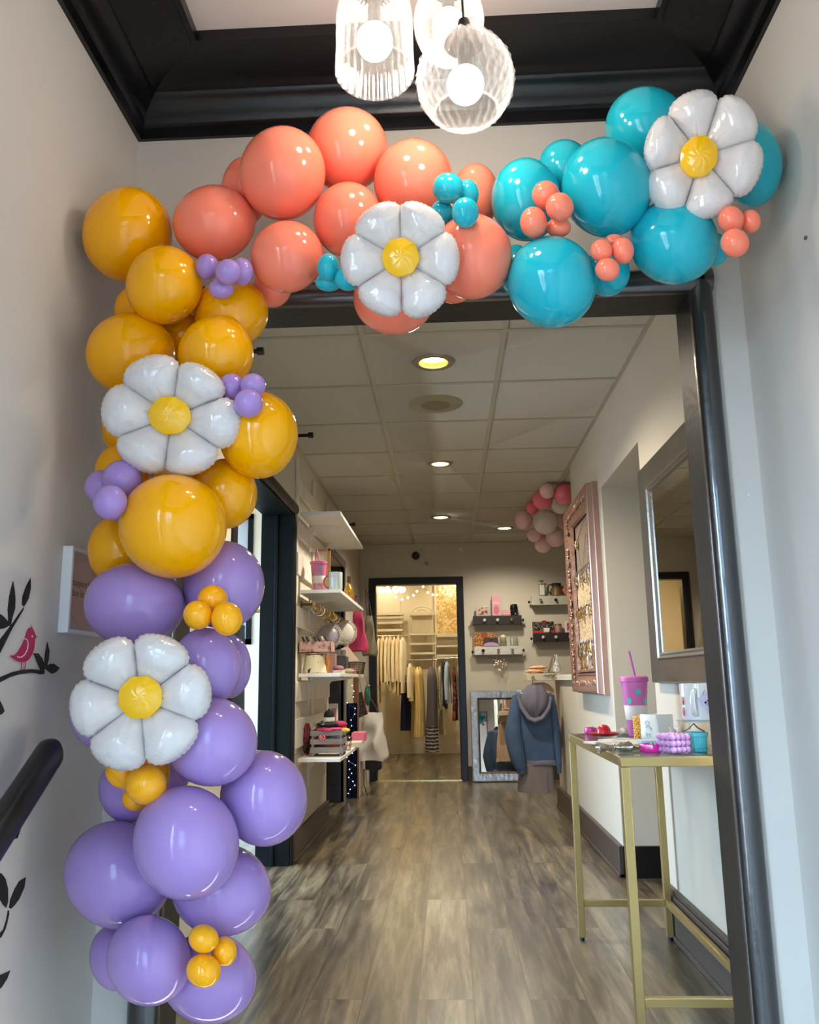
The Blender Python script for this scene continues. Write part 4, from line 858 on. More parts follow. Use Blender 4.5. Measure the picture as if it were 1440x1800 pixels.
bag('olive grey leather bag hanging right of the raspberry one by the far doorway', 8.05, 650, 1082, 1150, .06, .17, .22, mat('olive_leather', (112, 104, 82), .5, var=.12, scale=6), .006, (643, 1035))
bag('white canvas drawstring bag hanging low at the end of the left wall', 7.75, 655, 1252, 1334, .17, .30, .24, mat('white_canvas', (204, 196, 186), .75, var=.06, scale=10, bump=.15, bscale=60), .006, (642, 1215), seed=4, sag=.12)
bag('black bag hanging behind and under the white canvas bag', 8.1, 657, 1310, 1351, .14, .17, .10, mat('black_leather', (14, 13, 14), .5), .004, (648, 1260), seed=5, sag=.03)
p = [at(x, y_, 7.55) for x, y_ in ((620, 1222), (636, 1216), (646, 1255), (630, 1262))]
t = thing('clutch_bag', 'black patterned clutch with crimson edge, hanging tilted above the white canvas bag', 'bag', p[3])
MB().prism(p, (0, 1, 0), .05).build('body', dots('black_lace', (40, 36, 34), (92, 84, 66), 60, .4, .6, 'noise', .08), t, .01)
MB().tube(p+[p[0]], .005, 6).build('piping', mat('crimson_piping', (164, 28, 62), .5), t); MB().tube([p[1], at(629, 1185, 7.55)], .002, 5).build('strap', _M['strap_leather'], t)
c = at(646, 1222, 7.9); t = thing('clutch_bag', 'green oval purse hanging beside the far doorway frame', 'bag', c-V((0, 0, .1))); MB().sph(c, .10, 24, sc=(.30, .5, 1)).build('body', mat('emerald_leather', (40, 112, 82), .4, var=.1), t); MB().tube([c+V((0, 0, .098)), at(638, 1180, 7.9)], .002, 5).build('strap', _M['strap_leather'], t); MB().sph(c+V((.02, -.03, .088)), .012, 10).build('clasp', mat('silver_metal', (215, 212, 205), .2, 1), t)
# navy sequin drape with fairy lights, timber post, white board
Y = 7.40
mb = MB()
xa, xb = at(609, 1300, Y).x, at(628, 1300, Y).x; ztop = at(618, 1236, Y).z
mb.grid(lambda u, v: V((xa+(xb-xa)*v, Y+.014*sin(v*16)+.01*u*sin(v*9+2), .012+(ztop-.012)*(1-u))), 20, 40); mb.grid(lambda u, v: V((xa+(xb-xa)*v, Y+.012+.014*sin(v*16)+.01*u*sin(v*9+2), .012+(ztop-.012)*(1-u))), 20, 40)
mb.build('sequin_drape', mat('navy_sequins', (16, 26, 62), .25, .3, var=.5, scale=120), label='navy sequin drape hanging left of the timber post', cat='drape')
t = thing('fairy_lights', 'string of tiny white fairy lights hanging over the navy drape', 'lights', V((xa+.05, Y-.03, .02)))
pts = []; z = at(618, 1205, Y).z; i = 0
rr = random.Random(5); FB = glow('fairy_glow', (225, 235, 255), 3)
while z > .03: pts.append(V((xa+.01+(xb-xa-.02)*rr.random(), Y-.032-.01*rr.random(), z))); z -= .034 if z < .45 else .05
MB().tube(pts, .0008, 4).build('wire', mat('silver_wire', (150, 150, 150), .4, .7), t)
for p in pts: MB().sph(p, .0045, 8, 6).build('bulb', FB, t)
a, b = at(622, 1401, 7.47), at(632, 1401, 7.47); simple('timber_post', 'narrow brown timber post standing right of the fairy lights', 'post', MB().box(a.x, b.x-.004, 7.45, 7.49, 0, at(622, 1180, 7.47).z), mat('brown_timber', (122, 82, 48), .6, var=.2, scale=8, stretch=(8, 8, 1)), .003)
a, b = at(632, 1398, 7.55), at(650, 1360, 8.2); simple('white_board', 'low white panel standing between the timber post and the far doorway', 'panel', MB().prism([(a.x, 7.52, 0), (b.x-.02, 8.3, 0), (b.x-.03, 8.3, .33), (a.x-.01, 7.52, .33)], (-1, 0, 0), .02), BRD, .002)
MB().tube([at(640, 1352, 7.7), at(640, 1380, 7.6), at(646, 1399, 7.6)], .006, 6).build('leather_strap', mat('strap_leather', (70, 54, 46), .6), label='dark strap trailing to the floor below the white canvas bag', cat='strap')
# side room contents glimpsed through the first opening
MB().cyl((-1.9, 5.55, 1.50), (-1.25, 5.55, 1.50), .012).build('clothes_rail', GOLDD, label='clothes rail in the side room under its window', cat='rail')
for i in range(5):
    x = -1.62+i*.05; t = thing('garment', ('leftmost', 'second', 'middle', 'fourth', 'rightmost')[i]+' black dress on a white hanger in the side room', 'dress', (x, 5.55, .5), 'black dresses in the side room')
    MB().tube([(x, 5.55, 1.49), (x, 5.55, 1.45), (x, 5.40, 1.40), (x, 5.70, 1.40), (x, 5.55, 1.45)], .006, 6).build('hanger', WHITE, t)
    MB().grid(lambda u, v: V((x+(.012+.008*u)*cos(2*pi*v), 5.55+(.14+.06*u+.02*sin(6*pi*v))*sin(2*pi*v), 1.41-.85*u)), 12, 28, False, True).build('dress', mat('black_cloth', (16, 16, 19), .8), t)
# ------------------------------------------------------------------ big mirror on the near right wall
MIRG = mat('mirror_glass', (230, 232, 230), .015, 1, var=0); PEW = mat('pewter_frame', (128, 124, 116), .30, .85, var=.14, scale=5, bump=.10, bscale=70)
my0, my1, mz0, mz1, fw = 2.58, 3.53, .99, 1.905, .125
def mitred(mb, y0, y1, z0, z1, w, prof, X):
    """picture-frame moulding on a wall x = X facing -X; prof: list of (u 0..1 from outer edge, thickness)"""
    cs = [(y0, z0, 1, 1), (y1, z0, -1, 1), (y1, z1, -1, -1), (y0, z1, 1, -1)]; k = len(prof); vs = []
    for y, z, sy, sz in cs: vs += [V((X-t_, y+sy*w*u, z+sz*w*u)) for u, t_ in prof]
    return mb.add(vs, [(i*k+j, i*k+j+1, ((i+1) % 4)*k+j+1, ((i+1) % 4)*k+j) for i in range(4) for j in range(k-1)])
t = thing('wall_mirror', 'large pewter framed mirror on the right wall above the gold table', 'mirror', (CR, (my0+my1)/2, mz0))
mb = MB(); mitred(mb, my0, my1, mz0, mz1, fw, [(0, 0), (0, .022), (.04, .030), (.1, .028), (.72, .020), (.78, .024), (.86, .018), (.92, .018), (1, .008)], CR); mb.build('frame', PEW, t, sharp=25)
MB().box(CR-.010, CR-.002, my0+fw-.005, my1-fw+.005, mz0+fw-.005, mz1-fw+.005).build('mirror_glass', MIRG, t)
# ------------------------------------------------------------------ rose-gold jewellery frame
RG = mat('rose_gold', (172, 134, 116), .38, .6, var=.22, scale=30, bump=.5, bscale=45)
RGS = mat('rose_gold_smooth', (186, 150, 136), .34, .6, var=.06)
jy0, jy1, jz0, jz1, jw, jt = 4.60, 5.53, .92, 2.13, .13, .07
t = thing('jewelry_frame', 'ornate rose gold frame full of jewellery on the right wall', 'frame', (CR, (jy0+jy1)/2, jz0))
mb = MB(); mitred(mb, jy0, jy1, jz0, jz1, jw, [(0, 0), (0, .022), (.0, .030), (.03, .034), (.05, .046), (.06, .062), (.12, jt)], CR); mb.build('outer_molding', RGS, t, sharp=25, label='smooth stepped outer side of the frame')
mb = MB(); mitred(mb, jy0+jw*.1, jy1-jw*.1, jz0+jw*.1, jz1-jw*.1, jw*.9, [(0, jt), (.10, jt), (.35, .060), (.60, .048), (.82, .036), (.84, .044), (.92, .044), (1, .024)], CR); mb.build('frame', RG, t, sharp=25)
mb = MB(); rr = random.Random(3)
def carve(y, z):
    for q in range(3):
        a = rr.uniform(0, 2*pi); l = rr.uniform(.010, .022); yy = y+rr.uniform(-.03, .03); zz = z+rr.uniform(-.012, .012)
        mb.sph((CR-.058, yy, zz), l, 8, 6, sc=(.55, abs(cos(a))*.7+.35, abs(sin(a))*.7+.35))
n = 0
for y in [jy0+.06+.030*i for i in range(28)]:
    carve(y, jz0+.055); carve(y, jz1-.055)
for z in [jz0+.09+.032*i for i in range(34)]:
    for yb in (jy0+.055, jy1-.055):
        for q in range(3):
            a = rr.uniform(0, 2*pi); l = rr.uniform(.010, .020); mb.sph((CR-.058, yb+rr.uniform(-.03, .03), z+rr.uniform(-.012, .012)), l, 8, 6, sc=(.55, abs(cos(a))*.7+.35, abs(sin(a))*.7+.35))
mb.build('carved_leaves', RG, t, label='carved leaf relief of the frame'); ya, yb, za, zb = jy0+jw, jy1-jw, jz0+jw, jz1-jw
MB().box(CR-.012, CR-.004, ya-.01, yb+.01, za-.01, zb+.01).build('backing', mat('taupe_backing', (126, 110, 96), .85, var=.10, scale=12), t)
LACE = dots('lace_ribbon', (206, 178, 138), (150, 122, 92), 60, .36, .8, 'noise', .15)
rows = [zb-.36, zb-.58, zb-.80]
for i, z in enumerate(rows):
    mb = MB(); mb.grid(lambda u, v: V((CR-.018-.004*sin(v*60), ya+(yb-ya)*v, z+.02-.20*u+.006*sin(v*40))), 6, 60); mb.build('lace_panel', LACE, t)
MB().cyl((CR-.02, ya, zb-.30), (CR-.02, yb, zb-.30), .003).build('wire', GOLDD, t)
MB().box(CR-.05, CR-.012, ya, yb, za, za+.012).build('ledge', RG, t)
SILV = mat('silver_metal', (215, 212, 205), .2, 1)
nm = ['top', 'middle', 'bottom']
for i, z in enumerate(rows):
    for k in range(13):
        y = ya+.03+(yb-ya-.06)*k/12; l = rr.uniform(.05, .10); m = (SILV, SILV, GOLD, mat('pearl_white', (226, 220, 212), .25), mat('black_onyx', (22, 22, 24), .15))[rr.choice((0, 0, 0, 1, 2, 2, 3, 4))]
        mb = MB().tube([(CR-.032, y, z+.055), (CR-.034, y, z+.03)], .0012, 5)
        kind = k % 3
        if kind == 0: mb.sph((CR-.036, y, z+.03-l*.5), l*.5, 10, sc=(.16, .36, 1))
        elif kind == 1: mb.ring((CR-.036, y, z+.02-l*.3), l*.28, .003, (1, .3, 0), 18, 5).sph((CR-.036, y, z+.02-l*.75), .010, 8)
        else: mb.obox((CR-.036, y, z+.02-l*.42), (.003, .018, l*.9), Matrix.Rotation(rr.uniform(-.3, .3), 3, 'Z'))
        mb.build('earring', m, label=f'small dangling earring in the {nm[i]} row of the rose gold jewellery frame', cat='earring', group=f'earrings in the {nm[i]} row of the jewellery frame')
for k, y in enumerate((ya+.10, ya+.22, ya+.36, ya+.50)):
    z0 = za+.012; mb = MB().ring((CR-.035, y, z0+.05), .042, .005, (1, .15, 0), 24, 6).ring((CR-.042, y+.02, z0+.045), .034, .004, (1, -.3, .2), 24, 6)
    mb.build('bracelet', (SILV, mat('pearl_white', (226, 220, 212), .25), SILV, GOLD)[k], label=('nearest pair of silver bracelets', 'pearly bracelet pair', 'silver bracelet pair left of the pearly one', 'gold bracelet pair furthest back')[k]+' on the bottom ledge of the jewellery frame', cat='bracelet', group='bracelets on the jewellery frame ledge')
yc, zc = yb-.10, zb-.13; mb = MB().tube([(CR-.02, yc, zc+.02), (CR-.02, yc-.30, zc+.12)], .0016, 5).tube([(CR-.02, yc, zc), (CR-.02, yc-.14, zc-.20), (CR-.02, yc-.42, zc+.10)], .0014, 5)
for a in range(5): mb.sph((CR-.03, yc+.014*cos(a*1.26), zc+.02*sin(a*1.26)), .012, 8, sc=(.6, 1, 1))
mb.build('necklace', GOLD, label='fine gold necklace hooked in the upper corner of the jewellery frame', cat='necklace')

# ------------------------------------------------------------------ gold console table
TG = mat('satin_gold', (176, 152, 98), .34, .75, var=.05, scale=4)
tx0, tx1, ty0, ty1, TZ = .492, .860, 2.452, 3.488, .79; lw = .026
t = thing('console_table', 'tall narrow gold console table with glass top along the right wall', 'table', ((tx0+tx1)/2, (ty0+ty1)/2, 0))
for x in (tx0, tx1-lw):
    for y in (ty0, ty1-lw):
        l = MB().box(x, x+lw, y, y+lw, .012, TZ-.03).build('leg', TG, t, .002); MB().cyl((x+lw/2, y+lw/2, 0), (x+lw/2, y+lw/2, .013), .010).build('foot', BLACK, l, label='black plastic foot')
mb = MB().box(tx0, tx1, ty0, ty0+lw, TZ-.03, TZ-.002).box(tx0, tx1, ty1-lw, ty1, TZ-.03, TZ-.002).box(tx0, tx0+lw, ty0+lw, ty1-lw, TZ-.03, TZ-.002).box(tx1-lw, tx1, ty0+lw, ty1-lw, TZ-.03, TZ-.002); mb.build('top_frame', TG, t, .002)
MB().box(tx0+.004, tx1-.004, ty0+.004, ty1-.004, TZ-.006, TZ).build('glass_top', clear('table_glass', (206, 216, 212), .80, .02), t, .001)
MB().box(tx0+lw, tx1-lw, ty0+.003, ty0+.023, .125, .150).build('stretcher', TG, t, .002); MB().box(tx0+lw, tx1-lw, ty1-.023, ty1-.003, .125, .150).build('stretcher', TG, t, .002)
MB().box(tx1-.023, tx1-.003, ty0+lw, ty1-lw, .125, .150).build('stretcher', TG, t, .002)
TZ += .0005
def tp(px, Y): return V((at(px, 1290, Y).x, Y, TZ))
# --- things on it, far to near
tumbler('pink tumbler with straw standing on the gold table', tp(1121, 3.28), 1.02, [(.05, .142, .010), (-.75, .112, .010), (.75, .112, .010)], mat('orchid_plastic', (206, 104, 172), .4, var=.02))
_t = [o for o in SC.objects if o.get('label') == 'pink tumbler with straw standing on the gold table'][0]; _t.scale = (1, 1, 1.16)
BC = mat('orange_wax', (236, 178, 84), .5, sss=.2, var=.05)
c = tp(1125, 3.10); t = thing('bubble_candle', 'orange bubble pillar candle in front of the pink tumbler on the table', 'candle', c); mb = MB().cyl(c, c+V((0, 0, .082)), .016)
for i in range(9):
    for k in range(8): a = 2*pi*(k+.5*(i % 2))/8; mb.sph(c+V((.0165*cos(a), .0165*sin(a), .005+.009*i)), .0066, 8, 6)
mb.build('wax', BC, t); MB().cyl(c+V((0, 0, .08)), c+V((.002, 0, .092)), .001, n=6).build('wick', WHITE, t)
# square white planter with a line drawing
c = tp(1156, 3.02); t = thing('square_planter', 'white square ceramic planter with a faint line drawing on the table', 'planter', c); rz = Matrix.Rotation(R_(33), 3, 'Z'); s_ = .043
poly = []
for cx_, cy_, a0 in ((1, 1, 0), (-1, 1, 90), (-1, -1, 180), (1, -1, 270)):
    for i in range(6): a = R_(a0+18*i); poly.append(V((cx_*(s_-.010)+.010*cos(a), cy_*(s_-.010)+.010*sin(a), 0)))
CER = mat('white_glaze', (226, 228, 226), .16, var=.015, coat=.5); mb = MB(); k = len(poly); rings = [(.93, 0), (.98, .004), (1, .012), (1, .090), (.97, .093), (.93, .090), (.92, .02)]
mb.add([c+rz @ (p*f)+V((0, 0, z)) for f, z in rings for p in poly], [(i*k+j, i*k+(j+1) % k, (i+1)*k+(j+1) % k, (i+1)*k+j) for i in range(len(rings)-1) for j in range(k)]+[tuple(range(k)), tuple(range((len(rings)-1)*k, len(rings)*k))])
mb.build('body', CER, t, sharp=50)
fx_ = rz @ V((-1, 0, 0)); ux = rz @ V((0, -1, 0)); o = c+fx_*(s_+.0004); GT = mat('sage_ink', (120, 158, 140), .5)
mb = MB(); P_ = lambda x, y: o+ux*x+V((0, 0, y))
def line(*pts, w=.0009): mb.tube([P_(*p) for p in pts], w, 5)
line(*[(-.004+.011*cos(a), .060+.010*sin(a)) for a in [pi*i/10 for i in range(11)]]); line((.007, .060), (-.012, .048), (.012, .048), (-.012, .060)); line((.012, .052), (.012, .036)); line((.007, .044), (.018, .044)); mb.build('line_drawing', GT, t, label='pale green line drawing')
mb = MB(); add_text(mb, 'int', .024, P_(-.014, .016)+fx_*.0003, ux, (0, 0, 1)); mb.build('lettering', GT, t, label='pale green lettering', flat=True)
# papers, notebooks, box
def sheet(name, lab, cat, cx, cy, w, l, z, rz, m, curl=.0, h=.002):
    R3 = Matrix.Rotation(rz, 3, 'Z'); c = V((cx, cy, TZ+z)); mb = MB()
    for s_ in (0, 1): mb.grid(lambda u, v: c+R3 @ V(((v-.5)*w, (u-.5)*l, 0))+V((0, 0, curl*(u-.5)**2*4*(1 if curl > 0 else 1)+h*s_)), 10, 4)
    mb.grid(lambda u, v: c+R3 @ V((-.5*w if v < .5 else .5*w, (u-.5)*l, 0))+V((0, 0, curl*(u-.5)**2*4+h*(v if v < .5 else v))), 10, 1)
    return mb.build(name, m, label=lab, cat=cat, sharp=30)
PAP = mat('paper_lilac', (214, 208, 222), .55, var=.03); PAPW = mat('paper_white', (224, 222, 216), .5, var=.03)
mb = MB(); c0 = tp(1180, 2.98)
for i in range(3):
    R3 = Matrix.Rotation(R_(-18+14*i), 3, 'Z') @ Matrix.Rotation(R_(8+5*i), 3, 'X'); mb.obox(c0+V((.0, .0, .012+.006*i)), (.075, .11, .0012), R3)
mb.build('leaflet', PAP, label='fanned lilac leaflets lying right of the white planter', cat='paper')
for i, (px, Y, w, l, z, rz_, m, lab) in enumerate(((1100, 2.99, .12, .16, .001, .5, dots('print_pastel', (222, 214, 210), (150, 176, 172), 9, .44, .5, 'noise', .05), 'pastel printed card under the orange candle'), (1118, 2.80, .13, .12, .004, -.25, PAPW, 'upper pale folder across the middle of the table'), (1068, 2.88, .10, .16, .001, .35, PAPW, 'white notebook under the red hat'), (1082, 2.78, .10, .13, .006, .15, mat('paper_grey', (190, 188, 184), .55, var=.04), 'grey notebook lying on the white one'))):
    p = tp(px, Y); MB().obox(p+V((0, 0, z+.003)), (w, l, .006), Matrix.Rotation(rz_, 3, 'Z')).build('notebook', m, None, .001, label=lab, cat='notebook')
p = tp(1143, 2.70); MB().obox(p+V((0, 0, .014)), (.072, .05, .028), Matrix.Rotation(.06, 3, 'Z')).build('gift_box', mat('pale_blue_card', (196, 220, 232), .5, var=.02), None, .002, label='pale blue box behind the near hot pink bracelet case', cat='box')
HP = mat('hot_pink_gloss', (222, 34, 148), .25, var=.05, coat=.4)
for px, Y, w, lab in ((1039, 3.42, .05, 'hot pink round bracelet case at the far end of the table, behind the red hat'), (1142, 2.575, .066, 'hot pink bracelet case at the near edge of the table')):
    c = tp(px, Y); t = thing('bracelet_case', lab, 'case', c); q = w/2
    mb = MB().lathe([(q*.94, 0), (q, .003), (q, .022), (q*.94, .026), (q*.80, .026), (q*.80, .006), (.001, .006)], 8 if Y < 3 else 24, c); mb.build('body', HP, t, .001)
    MB().obox(c+V((-.006, -q*.93, .027)), (.007, .010, .006)).build('clasp', SILV, t); MB().obox(c+V((.005, -q*.93, .027)), (.007, .010, .006)).build('clasp', SILV, t)
RED = mat('red_leather', (196, 16, 32), .28, var=.06, coat=.4)
c = tp(1062, 3.20); t = thing('miniature_hat', 'glossy red wide-brimmed miniature hat on the far end of the table', 'hat', c)
MB().lathe([(.002, .006), (.030, .006), (.050, .010), (.058, .018), (.059, .0195), (.057, .0195), (.046, .013), (.034, .012)], 40, c).build('brim', RED, t); MB().lathe([(.034, .011), (.027, .018), (.025, .030), (.021, .040), (.012, .047), (.001, .049)], 32, c).build('crown', RED, t)
c = tp(1102, 3.36); MB().lathe([(.036, 0), (.037, .006), (.030, .020), (.016, .028), (.001, .030)], 28, c).build('paperweight', mat('grey_stone', (134, 130, 122), .4, var=.1), label='grey dome-shaped dish between the red hat and the orange candle', cat='dish')
# silver and champagne hair bows
def bow(px, Y, s_, rz_, m, lab):
    c = tp(px, Y)+V((0, 0, .012*s_)); R3 = Matrix.Rotation(rz_, 3, 'Z'); t = thing('hair_bow', lab, 'bow', c-V((0, 0, .012*s_)))
    for d_ in (-1, 1):
        mb = MB(); mb.grid(lambda u, v: c+R3 @ V((d_*(.004+.040*u)*s_, .020*s_*(.35+u)*sin(2*pi*v)*.8, .011*s_*(.4+.8*u)*cos(2*pi*v)+.002*sin(14*v*pi)*u)), 10, 26, False, True); mb.build('loop', m, t)
    MB().sph(c, .009*s_, 12, sc=(.7, 1.1, 1.1)).build('knot', m, t)
FS = mat('crinkled_silver', (200, 194, 178), .18, .9, var=.2, scale=30, bump=.35, bscale=60); FG = mat('champagne_foil', (180, 160, 116), .25, .7, var=.2, scale=30, bump=.3, bscale=60)
bow(1078, 2.60, 1.15, .15, FS, 'crinkled silver bow at the near left corner of the table'); bow(1110, 2.66, .85, -.5, FG, 'champagne gold bow right of the silver one on the table')
# pink-lilac bubble cube candle
LW = mat('lilac_wax', (222, 166, 218), .45, var=.04, sss=.2); c = tp(1183, 2.545); t = thing('bubble_candle', 'lilac bubble cube candle at the near edge of the table', 'candle', c); R3 = Matrix.Rotation(R_(28), 3, 'Z'); mb = MB()
for i in range(3):
    for j in range(4):
        for k in range(4):
            if 0 < j < 3 and 0 < k < 3 and i < 2: continue
            mb.sph(c+R3 @ V(((j-1.5)*.0185, (k-1.5)*.0185, 0))+V((0, 0, .0105+.0185*i)), .0102, 12, 9)
mb.build('wax', LW, t)
for q in (-1, 1): MB().tube([c+V((.012*q, -.01, .055)), c+V((.008*q, -.014, .066)), c+V((.014*q, -.018, .074))], .0012, 6).build('wick', WHITE, t)
MB().tube([c+V((.004, -.012, .058)), c+V((-.002, -.034, .050)), c+V((-.010, -.037, .036)), c+V((-.026, -.036, .034))], .0011, 6).build('wick', WHITE, t)
# turquoise ramekin
TQ = mat('turquoise_glaze', (88, 196, 206), .3, var=.04); c = tp(1224, 2.575); t = thing('ramekin', 'turquoise ribbed ramekin under the clear riser on the table', 'pot', c)
MB().lathe([(.026, 0), (.028, .003), (.031, .046)], 160, c, rib=.022, nrib=30).build('bowl', TQ, t, sharp=80); MB().lathe([(.031, .044), (.0345, .046), (.035, .056), (.032, .0575), (.029, .054), (.026, .01), (.001, .008)], 40, c).build('rim', TQ, t)
# clear acrylic riser with the white mug on it
AC = clear('acrylic', (240, 246, 246), .90, .03); x0, x1 = tp(1203, 2.58).x, tp(1203, 2.58).x+.112; ya, yb, zt = 2.53, 2.66, TZ+.090
t = thing('display_riser', 'clear acrylic display riser holding the white mug on the table', 'stand', V(((x0+x1)/2, 2.59, TZ)))
MB().box(x0, x1, ya, yb, zt-.004, zt).build('top', AC, t, .0008)
for x in (x0+.004, x1-.012):
    for y in (ya+.004, yb-.010): MB().box(x, x+.006, y, y+.006, TZ, zt-.004).build('leg', AC, t)
MB().box(x0+.006, x1-.006, ya+.004, yb-.004, TZ+.012, TZ+.0145).build('shelf', AC, t)
c = V(((x0+x1)/2+.002, 2.60, zt)); t = mug('mug', 'big white mug with a hanging price tag on the clear riser', c, .056, .112, CER, -.52, hs=.75, thick=.0105)
[o for o in t.children if o.name.startswith('handle')][0]
mb = MB()
for h in (.028, .060): a = -1.25; mb.sph(c+V((.0565*sin(a), -.0565*cos(a), h)), .012, 10, sc=(.2, .6, 1.1))
mb.build('red_print', mat('mug_red', (196, 70, 56), .3), t, label='red print at the edge of the mug')
R3 = Matrix.Rotation(R_(-34), 3, 'Y'); tc_ = c+V((.004, -.076, .056)); tg = MB().obox(tc_, (.040, .0008, .052), R3).build('price_tag', mat('tag_lavender', (196, 192, 218), .6), t, label='pale paper tag tied to the mug handle')
mb = MB()
for x, z, w, h in ((-.006, .004, .007, .006), (.004, .004, .007, .006), (.0, -.003, .018, .0014), (0, -.007, .014, .0012), (-.006, -.017, .003, .003), (.005, -.016, .003, .002)): mb.obox(tc_+R3 @ V((x, -.0008, z)), (w, .0006, h), R3)
mb.build('tag_print', INK, tg)
MB().tube([tc_+R3 @ V((-.004, 0, .024)), c+V((.0, -.066, .092))], .0008, 5).build('string', mat('black_cord', (20, 18, 18), .6), t)
MB().tube([V((x0+.02, 2.545, zt-.006)), V((x0+.03, 2.54, zt-.018)), V((x0+.05, 2.54, zt-.03))], .0022, 6).tube([V((x0+.02, 2.545, zt-.006)), V((x0+.004, 2.54, zt-.020)), V((x0-.012, 2.545, zt-.03))], .0018, 6).build('hair_tie', mat('brown_cord', (92, 70, 54), .6), label='brown knotted cord hanging under the riser top on the table', cat='cord')

# ------------------------------------------------------------------ half wall counter and the clothes on its end
CW = mat('chipped_white', (226, 222, 212), .6, var=.08, scale=20)
struct('trim_16', MB().box(CR-.03, CR+.20, RE, 6.94, 1.0, 1.04), CW, bevel=.003)
x0, x1, y0, y1_ = .625, CR-.001, 6.58, 6.92
t = thing('drawer_shelf', 'cream drawer-front shelf on the end of the low right wall, above the denim jacket', 'shelf', ((x0+x1)/2, y1_, 1.0))
MB().box(x0, x1, y0, y1_, 1.0, 1.055).build('drawer_box', mat('cream_drawer', (214, 202, 174), .6, var=.08, scale=18), t, .003)
for x in (x0+.05, x0+.20): MB().lathe([(.004, 0), (.004, .015), (.011, .02), (.010, .028), (.001, .03)], 14, (x, y0, 1.028), M=Matrix.Rotation(pi/2, 4, 'X')).build('knob', GOLDD, t)
mb = MB()
for i in range(5): mb.ring((.83-.02*i+.02, y0-.006, 1.035-.006*(i % 2)), .015-.0015*i, .0025, (.2, 1, .2), 18, 6)
mb.build('ring_ornament', SILV, label='looped silver wire ornament hanging on the cream drawer shelf', cat='ornament')
lump('scarf', 'folded peach scarf on the cream drawer shelf', (.715, 6.75, 1.055+.018), .07, (1.15, 1, .26), mat('peach_cloth', (230, 182, 138), .85, var=.10, scale=16, bump=.2), seed=11, cat='scarf')
lump('scarf', 'upper peach scarf folded on top of the other one', (.74, 6.77, 1.055+.048), .065, (1.15, 1, .22), mat('peach_cloth', (230, 182, 138)), seed=12, cat='scarf')
a = V((.815, 6.72, 1.055)); MB().obox(a+V((.022, 0, .075)), (.006, .10, .15), Matrix.Rotation(.28, 3, 'Y')).obox(a+V((-.005, 0, .006)), (.085, .10, .010)).build('tabletop_mirror', mat('brass_antique', (132, 120, 80), .3, .6, var=.2), None, .002, label='small brass framed stand leaning on the drawer shelf by the peach scarf', cat='stand')
c = V((.878, 6.70, 1.055)); t = thing('rabbit_vase', 'white dotted rabbit-shaped vase beside the jewellery frame', 'vase', c); DM = dots('dotted_glaze', (228, 228, 226), (60, 70, 78), 70, .26, .3)
MB().lathe([(.022, 0), (.034, .012), (.038, .04), (.030, .075), (.014, .098), (.012, .104), (.001, .104)], 24, c).build('body', DM, t)
for q in (-1, 1): MB().sph(c+V((.009*q, 0, .125)), .026, 12, sc=(.28, .22, 1)).build('ear', CER, t)
# denim jacket with hood
JY = 6.47
def jp(x, y, dy=0): p = at(810+x/6.857, 1160+y/6.857, JY); p.y += dy; return p
DEN = mat('denim', (66, 88, 118), .85, var=.22, scale=7, bump=.12, bscale=300); GRH = mat('grey_jersey', (112, 108, 122), .9, var=.08, scale=10, bump=.1, bscale=200)
t = thing('denim_jacket', 'blue denim jacket with grey hood hanging on the end of the low right wall', 'jacket', jp(900, 1250))
rows_ = [(400, 660, 1090, .05), (450, 640, 1110, .09), (520, 645, 1118, .10), (650, 660, 1120, .11), (800, 690, 1130, .11), (950, 710, 1140, .11), (1100, 740, 1148, .11), (1215, 765, 1155, .10)]
def hull(rows, n=36, dep=None):
    mb = MB(); m = len(rows)
    def fn(u, v):
        y, xl, xr, d_ = rows[round(u*(m-1))]; a = 2*pi*v; A_, B_ = jp(xl, y), jp(xr, y); mid = (A_+B_)/2; hw = (B_-A_).length/2
        f = 1+.06*sin(5*a+u*5)+.03*sin(9*a-u*7)
        return mid+V((hw*math.copysign(abs(cos(a))**.8, cos(a)), d_/2*f*sin(a), 0))
    mb.grid(fn, m-1, n, False, True); mb.f.append(tuple(range(n))); mb.m.append(0); return mb
hull(rows_).build('body', DEN, t, sharp=70)
hull([(1205, 762, 1158, .105), (1225, 765, 1160, .115), (1262, 775, 1158, .105)]).build('hem_band', GRH, t, sharp=70, label='grey ribbed hem band')
def sleeve(pts, nm): 
    cs = [((jp(a, y)+jp(b, y))/2+V((0, dy, 0)), (jp(b, y)-jp(a, y)).length/2) for a, b, y, dy in pts]
    return MB().tube([c for c, r in cs], [r*1.05 for c, r in cs], 18, flat=.8).build(nm, DEN, t, sharp=70)
sleeve([(620, 760, 440, 0), (590, 745, 560, -.01), (540, 740, 760, -.03), (515, 740, 900, -.04), (550, 765, 1060, -.05), (590, 790, 1200, -.05), (640, 800, 1290, -.045)], 'sleeve')
sleeve([(1020, 1130, 430, 0), (1060, 1160, 560, -.01), (1090, 1185, 760, -.02), (1110, 1205, 960, -.02), (1130, 1215, 1120, -.02), (1148, 1216, 1260, -.02)], 'sleeve')
def cuff(a, b, y0_, y1__, dy): A_, B_ = (jp(a[0], y0_)+jp(a[1], y0_))/2, (jp(b[0], y1__)+jp(b[1], y1__))/2; e = V((0, dy, 0)); r0, r1 = (jp(a[1], y0_)-jp(a[0], y0_)).length/2, (jp(b[1], y1__)-jp(b[0], y1__)).length/2; return MB().tube([A_+e, (A_+B_)/2+e, B_+e], [r0*1.04, r1*1.06, r1], 18, flat=.8).build('cuff', DEN, t, sharp=70)
cuff((648, 800), (672, 802), 1290, 1355, -.045); cuff((1148, 1216), (1158, 1214), 1262, 1365, -.02)
